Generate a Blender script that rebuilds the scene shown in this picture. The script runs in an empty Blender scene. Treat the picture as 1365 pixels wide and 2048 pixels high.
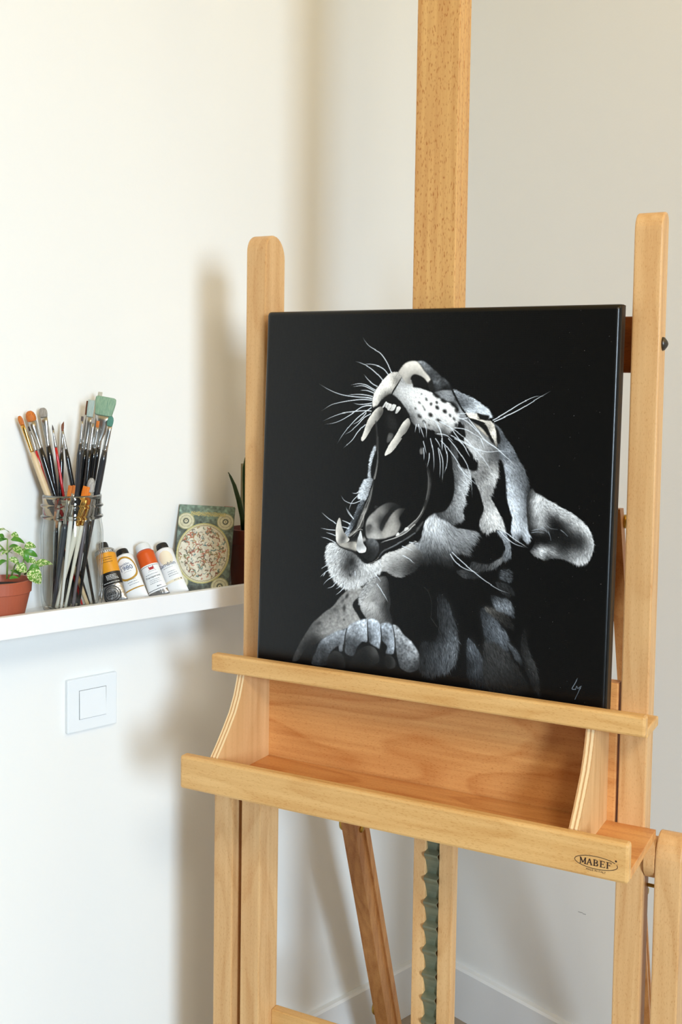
import bpy, bmesh, math, random
import numpy as np
from mathutils import Vector, Matrix
random.seed(4)
C = bpy.context.scene
COL = C.collection
R = math.radians

# ------------------------------------------------------------------ camera
cam = bpy.data.cameras.new('camera'); co = bpy.data.objects.new('camera', cam); COL.objects.link(co)
cam.sensor_fit = 'VERTICAL'; cam.sensor_height = 36.0; cam.sensor_width = 24.0
cam.lens = 2077.670 * 36.0 / 2048
cam.shift_x = -0.08343; cam.shift_y = -0.05264
cam.clip_start = 0.05
co.matrix_world = Matrix([[0.700922, 0.025467, -0.712783, -1.56631], [-0.712986, 0.05157, -0.699279, -1.49258], [0.01895, 0.998345, 0.054304, 1.275622], [0.0, 0.0, 0.0, 1.0]])
C.camera = co
# ------------------------------------------------------------------ world, lights, exposure
w = bpy.data.worlds.new('world'); C.world = w; w.use_nodes = True
w.node_tree.nodes['Background'].inputs[0].default_value = (0.75, 0.85, 1.0, 1)
w.node_tree.nodes['Background'].inputs[1].default_value = 1.0
def area(name, loc, aim, sx, sy, power, col):
    l = bpy.data.lights.new(name, 'AREA'); l.shape = 'RECTANGLE'; l.size = sx; l.size_y = sy; l.energy = power; l.color = col
    o = bpy.data.objects.new(name, l); COL.objects.link(o); o.location = loc
    o.rotation_euler = (Vector(aim) - Vector(loc)).to_track_quat('-Z', 'Y').to_euler(); return o
WINX, WINZ, WINW, WINH, WY = -1.95, 1.52, 0.56, 1.0, -4.0
sky = area('window_daylight', (WINX, WY + 0.04, WINZ), (WINX - .5, 0, WINZ - 1.9), WINW, WINH, 80, (0.655, 0.835, 1.0)); sky.data.spread = R(112)
area('window_ground_bounce', (WINX, WY + 0.03, WINZ), (WINX, 0, WINZ + .6), WINW, WINH, 4, (1.0, .93, .78))
RWX, RWY, RWZ = -1.68, -2.45, 2.34
upper_light = area('added_upper_light', (RWX, RWY, RWZ), (-.75, 0, 1.0), .5, .5, 22, (1.0, .94, .80))  # added light from high up; its roof window is made up
LAMPX, LAMPY = -.40, -2.0
area('added_warm_uplight', (LAMPX, LAMPY, 1.95), (LAMPX - .1, LAMPY + .25, 3), .24, .24, 8.5, (1.0, .84, .44))  # added warm uplight that tints the upper walls, its lamp made up
C.view_settings.view_transform = 'Standard'; C.view_settings.look = 'None'
C.view_settings.exposure = 0.06; C.view_settings.gamma = 1.0; C.view_settings.use_curve_mapping = False

# ------------------------------------------------------------------ helpers
def srgb(c):
    if isinstance(c, (int, float)): c = (c, c, c)
    return tuple((x/255/12.92 if x/255 <= .04045 else ((x/255+.055)/1.055)**2.4) for x in c)
def mat(name, col, rough=.5, metal=0.0, spec=.5, coat=0.0, noise=0.0, nscale=40, bump=0.0, bscale=200):
    m = bpy.data.materials.new(name); m.use_nodes = True; nt = m.node_tree; b = nt.nodes['Principled BSDF']
    c = srgb(col); b.inputs['Base Color'].default_value = (*c, 1); b.inputs['Roughness'].default_value = rough
    b.inputs['Metallic'].default_value = metal; b.inputs['Specular IOR Level'].default_value = spec; b.inputs['Coat Weight'].default_value = coat
    tc = nt.nodes.new('ShaderNodeTexCoord')
    n = nt.nodes.new('ShaderNodeTexNoise'); n.inputs['Scale'].default_value = nscale; n.inputs['Detail'].default_value = 4
    nt.links.new(tc.outputs['Object'], n.inputs['Vector'])
    if noise > 0:
        mx = nt.nodes.new('ShaderNodeMix'); mx.data_type = 'RGBA'
        mx.inputs['A'].default_value = (*[x*(1-noise) for x in c], 1); mx.inputs['B'].default_value = (*[min(1, x*(1+noise)) for x in c], 1)
        nt.links.new(n.outputs['Fac'], mx.inputs['Factor']); nt.links.new(mx.outputs['Result'], b.inputs['Base Color'])
    if bump > 0:
        n2 = nt.nodes.new('ShaderNodeTexNoise'); n2.inputs['Scale'].default_value = bscale
        nt.links.new(tc.outputs['Object'], n2.inputs['Vector'])
        bp = nt.nodes.new('ShaderNodeBump'); bp.inputs['Strength'].default_value = bump; bp.inputs['Distance'].default_value = .002
        nt.links.new(n2.outputs['Fac'], bp.inputs['Height']); nt.links.new(bp.outputs['Normal'], b.inputs['Normal'])
    return m
def wood(name, light, dark, axis=2, rough=.42, fleck=.42, figure=.3, offs=0.0, flen=230, fden=1050):
    """beech: long soft grain, short dark flecks, wandering growth lines; axis = grain direction"""
    m = bpy.data.materials.new(name); m.use_nodes = True; nt = m.node_tree; N = nt.nodes; Lk = nt.links.new
    b = N['Principled BSDF']; b.inputs['Roughness'].default_value = rough; b.inputs['Specular IOR Level'].default_value = .35
    tc = N.new('ShaderNodeTexCoord')
    def mp(ax, along, across):
        q = N.new('ShaderNodeMapping'); s = [across]*3; s[ax] = along; q.inputs['Scale'].default_value = s
        q.inputs['Location'].default_value = (offs, offs*1.7, offs*.6); Lk(tc.outputs['Object'], q.inputs['Vector']); return q
    g = N.new('ShaderNodeTexNoise'); g.inputs['Scale'].default_value = 1; g.inputs['Detail'].default_value = 5; Lk(mp(axis, 3.0, 110).outputs[0], g.inputs['Vector'])
    big = N.new('ShaderNodeTexNoise'); big.inputs['Scale'].default_value = 1; big.inputs['Detail'].default_value = 1.5; Lk(mp(axis, 2.2, 11).outputs[0], big.inputs['Vector'])
    mul = N.new('ShaderNodeMath'); mul.operation = 'MULTIPLY'; mul.inputs[1].default_value = 9; Lk(big.outputs['Fac'], mul.inputs[0])
    fr = N.new('ShaderNodeMath'); fr.operation = 'FRACT'; Lk(mul.outputs[0], fr.inputs[0])
    rp = N.new('ShaderNodeValToRGB'); e = rp.color_ramp.elements; e[0].position = 0; e[0].color = (0, 0, 0, 1); e[1].position = 1; e[1].color = (0, 0, 0, 1)
    k = rp.color_ramp.elements.new(.5); k.color = (1, 1, 1, 1); k = rp.color_ramp.elements.new(.62); k.color = (.1, .1, .1, 1); Lk(fr.outputs[0], rp.inputs['Fac'])
    f = N.new('ShaderNodeTexNoise'); f.inputs['Scale'].default_value = 1; f.inputs['Detail'].default_value = 1; Lk(mp(axis, flen, fden).outputs[0], f.inputs['Vector'])
    fr2 = N.new('ShaderNodeValToRGB'); fr2.color_ramp.elements[0].position = .58; fr2.color_ramp.elements[1].position = .70; Lk(f.outputs['Fac'], fr2.inputs['Fac'])
    base = N.new('ShaderNodeMix'); base.data_type = 'RGBA'; base.inputs['A'].default_value = (*srgb(light), 1); base.inputs['B'].default_value = (*srgb(dark), 1)
    gr = N.new('ShaderNodeValToRGB'); gr.color_ramp.elements[0].position = .32; gr.color_ramp.elements[1].position = .72; Lk(g.outputs['Fac'], gr.inputs['Fac'])
    h1 = N.new('ShaderNodeMath'); h1.operation = 'MULTIPLY'; h1.inputs[1].default_value = .55; Lk(gr.outputs['Color'], h1.inputs[0])
    h2 = N.new('ShaderNodeMath'); h2.operation = 'MULTIPLY_ADD'; h2.inputs[1].default_value = figure; Lk(rp.outputs['Color'], h2.inputs[0]); Lk(h1.outputs[0], h2.inputs[2])
    h3 = N.new('ShaderNodeMath'); h3.operation = 'MULTIPLY_ADD'; h3.inputs[1].default_value = fleck; h3.use_clamp = True; Lk(fr2.outputs['Color'], h3.inputs[0]); Lk(h2.outputs[0], h3.inputs[2])
    Lk(h3.outputs[0], base.inputs['Factor']); Lk(base.outputs['Result'], b.inputs['Base Color'])
    bp = N.new('ShaderNodeBump'); bp.inputs['Strength'].default_value = .12; bp.inputs['Distance'].default_value = .0006; Lk(g.outputs['Fac'], bp.inputs['Height']); Lk(bp.outputs['Normal'], b.inputs['Normal'])
    return m
def thin_glass(name, tintc, edge):
    """clear glass: lets light straight through, edges darken a little and mirror the room"""
    m = bpy.data.materials.new(name); m.use_nodes = True; nt = m.node_tree; nt.nodes.remove(nt.nodes['Principled BSDF'])
    o = nt.nodes['Material Output']; t = nt.nodes.new('ShaderNodeBsdfTransparent'); g = nt.nodes.new('ShaderNodeBsdfGlossy'); mx = nt.nodes.new('ShaderNodeMixShader')
    lw = nt.nodes.new('ShaderNodeLayerWeight'); lw.inputs['Blend'].default_value = .5
    rp = nt.nodes.new('ShaderNodeValToRGB'); rp.color_ramp.elements[0].color = (*tintc, 1); rp.color_ramp.elements[0].position = .78; rp.color_ramp.elements[1].color = (*edge, 1)
    nt.links.new(lw.outputs['Facing'], rp.inputs['Fac']); nt.links.new(rp.outputs['Color'], t.inputs['Color'])
    g.inputs['Roughness'].default_value = .03
    r2 = nt.nodes.new('ShaderNodeValToRGB'); r2.color_ramp.elements[0].color = (.025, .025, .025, 1); r2.color_ramp.elements[0].position = .35; r2.color_ramp.elements[1].color = (.45, .45, .45, 1)
    nt.links.new(lw.outputs['Facing'], r2.inputs['Fac']); nt.links.new(r2.outputs['Color'], mx.inputs[0]); nt.links.new(t.outputs[0], mx.inputs[1]); nt.links.new(g.outputs[0], mx.inputs[2]); nt.links.new(mx.outputs[0], o.inputs['Surface'])
    return m
def link(name, bm, m, parent=None, smooth=False, loc=None):
    me = bpy.data.meshes.new(name); bmesh.ops.recalc_face_normals(bm, faces=bm.faces[:]); bm.to_mesh(me); bm.free()
    for x in (m if isinstance(m, (list, tuple)) else [m]): me.materials.append(x)
    if smooth:
        for p in me.polygons: p.use_smooth = True
    o = bpy.data.objects.new(name, me); COL.objects.link(o); o.parent = parent
    if loc is not None: o.location = loc
    return o
def tag(o, label, cat, group=None):
    o['label'] = label; o['category'] = cat
    if group: o['group'] = group
    return o
def thing(name, label, cat, loc=(0, 0, 0), rz=0.0, group=None):
    o = bpy.data.objects.new(name, None); COL.objects.link(o); o.location = loc; o.rotation_euler = (0, 0, rz); o.empty_display_size = .05
    return tag(o, label, cat, group)
def structure(name, bm, m): o = link(name, bm, m); o['kind'] = 'structure'; return o
def bbox(bm, x0, x1, y0, y1, z0, z1, bev=0.0, seg=2):
    t = bmesh.new(); bmesh.ops.create_cube(t, size=1)
    for v in t.verts: v.co = Vector(((x0+x1)/2 + v.co.x*(x1-x0), (y0+y1)/2 + v.co.y*(y1-y0), (z0+z1)/2 + v.co.z*(z1-z0)))
    if bev > 0: bmesh.ops.bevel(t, geom=t.edges[:], offset=bev, segments=seg, affect='EDGES', profile=.5)
    join(bm, t)
def join(bm, t):
    me = bpy.data.meshes.new('tmp'); t.to_mesh(me); t.free(); bm.from_mesh(me); bpy.data.meshes.remove(me)
def box(*a, **k): bm = bmesh.new(); bbox(bm, *a, **k); return bm
def prism(poly, axis, a, b, bev=0.0):
    """poly in the plane perpendicular to axis, extruded from a to b"""
    bm = bmesh.new()
    def p3(p, q):
        return {0: (q, p[0], p[1]), 1: (p[0], q, p[1]), 2: (p[0], p[1], q)}[axis]
    f = bm.faces.new([bm.verts.new(p3(p, a)) for p in poly]); r = bmesh.ops.extrude_face_region(bm, geom=[f])
    d = [0, 0, 0]; d[axis] = b - a
    bmesh.ops.translate(bm, verts=[v for v in r['geom'] if isinstance(v, bmesh.types.BMVert)], vec=d)
    bmesh.ops.recalc_face_normals(bm, faces=bm.faces[:])
    if bev > 0:
        eds = [e for e in bm.edges if len(e.link_faces) == 2 and e.calc_face_angle(0) > .6]
        bmesh.ops.bevel(bm, geom=eds, offset=bev, segments=2, affect='EDGES', profile=.5)
    return bm
def lathe(prof, seg=32, cap=True, ax=Matrix.Identity(4)):
    bm = bmesh.new(); rings = []
    for r, z in prof: rings.append([bm.verts.new(ax @ Vector((r*math.cos(2*math.pi*i/seg), r*math.sin(2*math.pi*i/seg), z))) for i in range(seg)])
    for a, b in zip(rings, rings[1:]):
        for i in range(seg): bm.faces.new((a[i], a[(i+1) % seg], b[(i+1) % seg], b[i]))
    if cap:
        bm.faces.new(rings[0][::-1]); bm.faces.new(rings[-1])
    return bm
def loft(sections, seg=14, ex=2.0):
    """sections: (centre, half width vector, half depth vector); superellipse exponent ex"""
    bm = bmesh.new(); rings = []
    for c, wv, dv in sections:
        ring = []
        for i in range(seg):
            a = 2*math.pi*i/seg; ca, sa = math.cos(a), math.sin(a)
            ring.append(bm.verts.new(c + wv*(math.copysign(abs(ca)**(2/ex), ca)) + dv*(math.copysign(abs(sa)**(2/ex), sa))))
        rings.append(ring)
    for a, b in zip(rings, rings[1:]):
        for i in range(seg): bm.faces.new((a[i], a[(i+1) % seg], b[(i+1) % seg], b[i]))
    bm.faces.new(rings[0][::-1]); bm.faces.new(rings[-1]); return bm
def tube(pts, rad, seg=8):
    pts = [Vector(p) for p in pts]; sec = []
    for i, p in enumerate(pts):
        t = (pts[min(i+1, len(pts)-1)] - pts[max(i-1, 0)]).normalized(); s = t.orthogonal().normalized()
        r = rad[i] if isinstance(rad, (list, tuple)) else rad
        sec.append((p, s*r, t.cross(s)*r))
    return loft(sec, seg)
def text_bm(body, size, align='CENTER'):
    cu = bpy.data.curves.new('txt', 'FONT'); cu.body = body; cu.size = size; cu.align_x = align; cu.align_y = 'CENTER'; cu.extrude = 0
    o = bpy.data.objects.new('txt', cu); COL.objects.link(o); bpy.context.view_layer.update()
    me = bpy.data.meshes.new_from_object(o.evaluated_get(bpy.context.evaluated_depsgraph_get()))
    bm = bmesh.new(); bm.from_mesh(me); bpy.data.objects.remove(o); bpy.data.meshes.remove(me); bpy.data.curves.remove(cu); return bm

# ------------------------------------------------------------------ materials
M = dict(
 wall=mat('white_wall_paint', (238, 237, 234), .85, spec=.2, noise=.012, nscale=3, bump=.05, bscale=260),
 wallfar=mat('taupe_wall_paint', (84, 82, 78), .9, noise=.02),
 ceil=mat('ceiling_paint', (240, 214, 160), .9),
 trimw=mat('white_trim_paint', (236, 237, 238), .45, noise=.01),
 ledge=mat('white_lacquer', (240, 241, 243), .35, noise=.01),
 plastic=mat('white_plastic', (236, 240, 243), .3, noise=.008),
 crack=mat('grey_gap', (150, 152, 154), .8),
 steel=mat('nickel_steel', (190, 188, 184), .28, metal=1, noise=.1),
 screw=mat('dark_steel', (92, 88, 84), .35, metal=1),
 brass=mat('brass', (176, 140, 62), .35, metal=1, noise=.15),
 gold=mat('gold_ferrule', (226, 176, 96), .25, metal=1, noise=.1),
 copper=mat('copper_ferrule', (196, 140, 98), .28, metal=1, noise=.1),
 ratchet=mat('greenish_zinc_steel', (134, 140, 120), .42, metal=.55, noise=.3, nscale=60),
 black=mat('black_lacquer', (15, 15, 17), .18, coat=.6),
 char=mat('charcoal_lacquer', (46, 47, 51), .22, coat=.5),
 slate=mat('slate_lacquer', (58, 62, 68), .3, coat=.3),
 mauve=mat('mauve_grey_lacquer', (104, 96, 100), .3, coat=.3),
 red=mat('red_lacquer', (196, 22, 24), .2, coat=.5),
 cream=mat('cream_lacquer', (222, 218, 204), .3, coat=.3, noise=.04),
 whiteh=mat('white_lacquer_handle', (228, 226, 220), .3, coat=.3),
 beech=mat('raw_wood_handle', (214, 188, 150), .45, noise=.08, nscale=120),
 clear=mat('frosted_blue_acrylic', (180, 196, 208), .2, coat=.4, noise=.06),
 soil=mat('dark_soil', (44, 30, 24), .95, noise=.5, nscale=300, bump=.9, bscale=400),
 terracotta=mat('terracotta_plastic', (166, 84, 58), .5, noise=.04, bump=.06, bscale=600),
 shadedpot=mat('shaded_terracotta', (104, 44, 28), .45, noise=.06),  # terracotta like the other pot, its shade put into the base colour
 stem=mat('green_stem', (122, 150, 74), .5, noise=.12),
 leafg=mat('plain_green_leaf', (74, 134, 40), .4, noise=.25, nscale=120),
 blade=mat('dark_green_leaf', (40, 70, 16), .35, noise=.25, nscale=90),
 stake=mat('pale_stake', (150, 140, 110), .7, noise=.06),
 ink=mat('dark_brown_ink', (58, 36, 24), .7), blackink=mat('black_ink', (22, 22, 24), .6), greyink=mat('grey_ink', (130, 134, 142), .6),
 redink=mat('red_ink', (176, 30, 36), .6), goldink=mat('gold_ink', (188, 142, 48), .4, noise=.1), creamink=mat('cream_ink', (238, 226, 200), .5),
 whiteink=mat('white_ink', (230, 230, 228), .6), blueink=mat('blue_ink', (70, 84, 120), .6),
 t_yellow=mat('amber_label', (226, 152, 32), .4, noise=.03), t_black=mat('black_label', (26, 24, 24), .4), t_silver=mat('crumpled_tin', (168, 168, 170), .3, metal=.85, noise=.3, nscale=150, bump=.5, bscale=160),
 t_white=mat('white_tube', (240, 241, 243), .35, noise=.02), t_orange=mat('orange_label', (212, 84, 18), .4, noise=.06), t_tin=mat('tin_shoulder', (176, 174, 170), .35, metal=.8, noise=.1),
 t_cap=mat('black_cap', (24, 24, 26), .35), t_wcap=mat('white_cap', (226, 229, 230), .35, noise=.02),
 pages=mat('page_edges', (222, 212, 188), .8, noise=.1, nscale=300),
)
LIGHT, DARK = (225, 183, 130), (196, 143, 88)
M['wood_v'] = wood('beech_upright', LIGHT, DARK, 2)
M['wood_v2'] = wood('beech_mast', (221, 174, 110), (176, 114, 60), 2, fleck=.7, figure=.08, offs=3.1, flen=150, fden=520)
M['wood_h'] = wood('beech_rail', (226, 182, 120), (198, 144, 80), 0, offs=1.3)
M['wood_panel'] = wood('beech_panel', (226, 168, 104), (188, 118, 60), 0, figure=.4, offs=.7)
M['wood_d'] = wood('beech_plywood_side', (226, 184, 132), (198, 150, 96), 2, figure=.2, fleck=.25, offs=5.2)
M['wood_brace'] = wood('beech_brace', (200, 142, 84), (160, 98, 50), 2, offs=2.4)
M['wood_cross'] = wood('brown_crossbar', (158, 88, 34), (112, 56, 18), 0, offs=4.4)  # crossbar tone, browner and darker than the other rails
M['ply_edge'] = mat('plywood_edge', (220, 180, 128), .6)
nt = M['ply_edge'].node_tree; tc = nt.nodes.new('ShaderNodeTexCoord'); wv = nt.nodes.new('ShaderNodeTexWave'); wv.bands_direction = 'X'; wv.inputs['Scale'].default_value = 62; wv.inputs['Distortion'].default_value = .6; wv.inputs['Detail Scale'].default_value = 3
rp = nt.nodes.new('ShaderNodeValToRGB'); rp.color_ramp.elements[0].color = (*srgb((196, 146, 96)), 1); rp.color_ramp.elements[1].color = (*srgb((236, 206, 160)), 1); rp.color_ramp.elements[0].position = .15; rp.color_ramp.elements[1].position = .5
nt.links.new(tc.outputs['Object'], wv.inputs['Vector']); nt.links.new(wv.outputs['Fac'], rp.inputs['Fac']); nt.links.new(rp.outputs['Color'], nt.nodes['Principled BSDF'].inputs['Base Color'])

# floor boards
mf = bpy.data.materials.new('wood_floor'); mf.use_nodes = True; nt = mf.node_tree; b = nt.nodes['Principled BSDF']
tc = nt.nodes.new('ShaderNodeTexCoord'); br = nt.nodes.new('ShaderNodeTexBrick'); br.inputs['Scale'].default_value = 1
br.inputs['Brick Width'].default_value = 1.2; br.inputs['Row Height'].default_value = .14; br.inputs['Mortar Size'].default_value = .002
br.inputs['Color1'].default_value = (*srgb((168, 152, 134)), 1); br.inputs['Color2'].default_value = (*srgb((152, 136, 118)), 1); br.inputs['Mortar'].default_value = (*srgb((96, 82, 70)), 1)
nt.links.new(tc.outputs['Object'], br.inputs['Vector']); nt.links.new(br.outputs['Color'], b.inputs['Base Color']); b.inputs['Roughness'].default_value = .45

# ------------------------------------------------------------------ room
X0, Y0, H = -3.3, WY, 2.5
structure('floor', box(X0, 0, Y0, 0, -.05, 0), mf)
structure('ceiling', box(X0, 0, Y0, 0, H, H+.05), M['ceil'])
structure('wall_left', box(X0, 0, 0, .08, 0, H), M['wall'])
def wall_with_hole(name, fixed, a0, a1, h0, h1, z0, z1, thick):
    bm = bmesh.new()
    for (p, q, zz0, zz1) in ((a0, h0, 0, H), (h1, a1, 0, H), (h0, h1, 0, z0), (h0, h1, z1, H)):
        if fixed[0] == 'y': bbox(bm, p, q, fixed[1]-thick, fixed[1], zz0, zz1)
        else: bbox(bm, fixed[1], fixed[1]+thick, p, q, zz0, zz1)
    return structure(name, bm, M['wallfar'])
structure('wall_right', box(0, .08, Y0, .08, 0, H), M['wall'])
wall_with_hole('wall_front', ('y', Y0), X0, 0, WINX-WINW/2, WINX+WINW/2, WINZ-WINH/2, WINZ+WINH/2, .1)
structure('wall_back', box(X0-.08, X0, Y0, 0, 0, H), M['wallfar'])
glass = thin_glass('window_glass', (.97, .98, .98), (.8, .85, .85))
def window(name, horiz, c, cz, wd, ht, at):
    bm = bmesh.new(); f = .05
    def bb(a0, a1, z0, z1, d0, d1):
        if horiz: bbox(bm, a0, a1, at-d1, at-d0, z0, z1, bev=.003)
        else: bbox(bm, at+d0, at+d1, a0, a1, z0, z1, bev=.003)
    bb(c-wd/2, c-wd/2+f, cz-ht/2, cz+ht/2, .03, .08); bb(c+wd/2-f, c+wd/2, cz-ht/2, cz+ht/2, .03, .08)
    bb(c-wd/2, c+wd/2, cz-ht/2, cz-ht/2+f, .03, .08); bb(c-wd/2, c+wd/2, cz+ht/2-f, cz+ht/2, .03, .08)
    o = structure(name, bm, M['trimw'])
    p = (box(c-wd/2+f, c+wd/2-f, at-.058, at-.052, cz-ht/2+f, cz+ht/2-f) if horiz else box(at+.052, at+.058, c-wd/2+f, c+wd/2-f, cz-ht/2+f, cz+ht/2-f))
    link('window_pane', p, glass, o)
window('window_1', True, WINX, WINZ, WINW, WINH, WY)
fl = thing('added_floor_lamp', 'made-up uplighter floor lamp out of view, added to warm the upper walls', 'floor lamp', (LAMPX, LAMPY, 0))  # unseen lamp body built around the added uplight
link('base', lathe([(.14, 0), (.14, .015), (.02, .03)], 40), M['char'], fl)
link('pole', lathe([(.012, .02), (.012, 1.88)], 16), M['char'], fl)
link('added_lamp_shade', lathe([(.02, 1.86), (.09, 1.88), (.16, 1.92), (.165, 1.93), (.155, 1.925), (.08, 1.89), (.01, 1.88)], 40, cap=False), M['trimw'], fl, smooth=True)
rw = struct_frame = bmesh.new()
for a0, a1, b0, b1 in ((-.36, -.31, -.36, .36), (.31, .36, -.36, .36), (-.31, .31, -.36, -.31), (-.31, .31, .31, .36)): bbox(rw, a0, a1, b0, b1, .004, .05, bev=.003)
o = structure('added_light_frame', rw, M['trimw']); o.matrix_world = upper_light.matrix_basis.copy()  # made-up window frame hung around the added upper light
bm = box(-.31, .31, -.31, .31, .03, .034); link('window_pane', bm, glass, o)  # pane of the made-up frame
BH = .107
def base_prof(h, t): return [(0, 0), (-t, 0), (-t, h-.004), (-t+.004, h), (0, h)]
structure('baseboard_left', prism([(y, z) for y, z in base_prof(BH, .015)], 0, X0, 0), M['trimw'])
structure('baseboard_right', prism([(x, z) for x, z in base_prof(BH, .015)], 1, Y0, -.015), M['trimw'])
# small scuff on the right wall
bm = bmesh.new()
for i in range(5):
    y, z = -.395 + i*.0035, .327 + random.uniform(-.0012, .0012); bbox(bm, -.0004, 0, y, y+.003, z, z+.0014)
structure('wall_scuff', bm, mat('grey_scuff', (176, 174, 174), .9))

# ------------------------------------------------------------------ light switch
sw = thing('light_switch', 'square white light switch set in the wall under the picture ledge', 'light switch', (-0.8279 + .0415, 0, 0.7558))
bm = box(-.0415, .0415, -.0085, 0, 0, .083, bev=.0015)
link('frame', bm, M['plastic'], sw)
bm = bmesh.new(); bbox(bm, -.0228, .0228, -.0088, -.008, .0187, .0643); link('gap', bm, M['crack'], sw)
bm = prism([(-.0085, .0195), (-.0112, .0197), (-.0092, .0635), (-.0085, .0635)], 0, -.0221, .0221, bev=.0005); link('rocker', bm, M['plastic'], sw)

# ------------------------------------------------------------------ picture ledge
lg = thing('picture_ledge', 'long white picture ledge on the left wall holding brushes, paint and plants', 'shelf', (-.62, 0, .942))
link('shelf_board', box(-.58, .55, -.106, 0, 0, .015, bev=.001), M['ledge'], lg)
link('front_lip', box(-.58, .55, -.115, -.103, 0, .0312, bev=.0012), M['ledge'], lg)
FZ = .957

# ------------------------------------------------------------------ easel
EX, EY, EZ, EA = (-0.6268, -0.56054, 0.8943, -1.233979)
es = thing('easel', 'beech studio easel with tray, tall mast and slanted rear legs, holding the black canvas', 'easel', (EX, EY, 0), EA)
def eb(u0, u1, n0, n1, z0, z1, bev=.0016): return box(u0, u1, -n1, -n0, z0+EZ, z1+EZ, bev=bev)
FL = -EZ
def post(u0, u1, nf, nb, top, rf, rb):
    # side profile (y = -n, z) with rounded top
    P = [(-nf, FL+EZ+.0), (-nb, FL+EZ)]
    for i in range(9):
        a = i/8*math.pi/2; P.append((-nb - rb + rb*math.cos(a), top+EZ - rb*1.15 + rb*1.15*math.sin(a)))
    for i in range(9):
        a = i/8*math.pi/2; P.append((-nf + rf - rf*math.sin(a), top+EZ - rf*1.15 + rf*1.15*math.cos(a)))
    return prism(P, 0, u0, u1, bev=.002)
p1 = link('post', post(-.300, -.267, -.042, -.0915, .613, .021, .028), M['wood_v'], es)
p2 = link('post', post(.257, .2912, -.042, -.074, .613, .020, .010), M['wood_v'], es)
# mast (two layered boards) and the ratchet rail
ms = link('mast', eb(-.0365, .0245, -.058, -.042, .10, 1.30), M['wood_v2'], es)
link('mast_back_board', eb(-.033, .0232, -.082, -.0615, .06, 1.30), M['wood_v2'], ms)
rl = bmesh.new(); bbox(rl, -.031, -.0125, .066, .083, FL+EZ, .05+EZ, bev=.0012); bbox(rl, .0075, .0285, .066, .083, FL+EZ, .05+EZ, bev=.0012); bbox(rl, -.0125, .0075, .074, .083, FL+EZ, .05+EZ)
rail = link('ratchet_rail', rl, M['wood_h'], es); rail.data.materials[0] = M['wood_v']
# toothed metal strip
teeth = []
z = -.70
PITCH = .0335
prof = [(.0735, z)]
while z < .0:
    prof += [(.0735, z), (.0715, z+.010), (.0665, z+.0225), (.0620, z+.0290), (.0612, z+.0312), (.0655, z+.0318), (.0730, z+.0330)]
    z += PITCH
prof += [(.0735, z)]
bm = bmesh.new(); va = [bm.verts.new((-.0125, y, q+EZ)) for y, q in prof]; vb = [bm.verts.new((.0075, y, q+EZ)) for y, q in prof]
for i in range(len(prof)-1): bm.faces.new((va[i], va[i+1], vb[i+1], vb[i]))
o = link('ratchet_strip', bm, M['ratchet'], rail); sm = o.modifiers.new('thick', 'SOLIDIFY'); sm.thickness = .0012; sm.offset = 1
# crossbars
link('upper_crossbar', eb(-.267, .257, -.100, -.083, .422, .4915), M['wood_cross'], es)
link('lower_crossbar', eb(-.267, .257, -.091, -.076, -.566, -.530), M['wood_h'], es)
link('base_crossbar', eb(-.267, .257, -.090, -.045, -.86, -.80), M['wood_h'], es)
# canvas shelf
sh = link('canvas_shelf', eb(-.3045, .304, -.042, .014, -.003, .009), M['wood_h'], es)
link('shelf_lip', eb(-.3045, .304, .0125, .0275, .0012, .0255, bev=.003), M['wood_h'], sh)
# tray
tr = link('tray_floor', eb(-.306, .305, -.043, .079, -.142, -.131, bev=.0006), M['wood_panel'], es)
P = []
lip = link('tray_lip', eb(-.306, .305, .077, .092, -.1437, -.0985, bev=.0035), M['wood_h'], tr)
link('tray_back_panel', eb(-.263, .2535, -.062, -.0435, -.1425, .041), M['wood_panel'], es)
def bracket(u0, u1):
    f = [(.018, .0012), (.021, -.010), (.027, -.028), (.037, -.048), (.050, -.0655), (.064, -.083), (.0775, -.0985), (.0775, -.131), (-.0455, -.131), (-.0455, .0012)]
    bm = prism([(-n, z+EZ) for n, z in f], 0, u0, u1)
    bm.faces.ensure_lookup_table(); bmesh.ops.recalc_face_normals(bm, faces=bm.faces[:])
    for fc in bm.faces:
        if abs(fc.normal.x) < .5 and fc.normal.y < -.1: fc.material_index = 1
    return bm
for u0, u1 in ((-.2665, -.2545), (.232, .2435)):
    link('tray_bracket', bracket(u0, u1), [M['wood_d'], M['ply_edge']], es)
# side legs on pivot discs
def side_leg(u0, u1, uw0, uw1, sgn):
    zc = -.172; rr = .0335; nb, nf = -.088, -.036; nc = (nb+nf)/2; hw = (nf-nb)/2
    P = [(-nf, 0.0), (-nb, 0.0)]
    for i in range(13):
        a = i/12*math.pi; P.append((-nc + hw*math.cos(a), zc+EZ + rr*math.sin(a)))
    P = [(-nf, 0.0), (-nb, 0.0)] + [(-nc + hw*math.cos(i/12*math.pi), zc+EZ + rr*math.sin(i/12*math.pi)) for i in range(13)]
    o = link('side_leg', prism(P, 0, u0, u1, bev=.002), M['wood_v'], es)
    ax = Matrix.Translation((0, .06, zc+EZ)) @ Matrix.Rotation(math.pi/2, 4, 'Y')
    link('pivot_disc', lathe([(.023, uw0), (.0245, uw0+.001), (.0245, uw1-.001), (.023, uw1)], 28, ax=ax), M['wood_v'], o, smooth=False)
    ue = u1 if sgn > 0 else u0
    ax2 = Matrix.Translation((ue, .06, zc+EZ)) @ Matrix.Rotation(sgn*math.pi/2, 4, 'Y')
    link('pivot_bolt', lathe([(.012, 0), (.012, .002), (.0085, .003), (.0075, .008), (.005, .010)], 20, ax=ax2), M['screw'], o, smooth=True)
side_leg(-.344, -.311, -.3105, -.3005, -1)
side_leg(.306, .338, .2915, .3055, 1)
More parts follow.
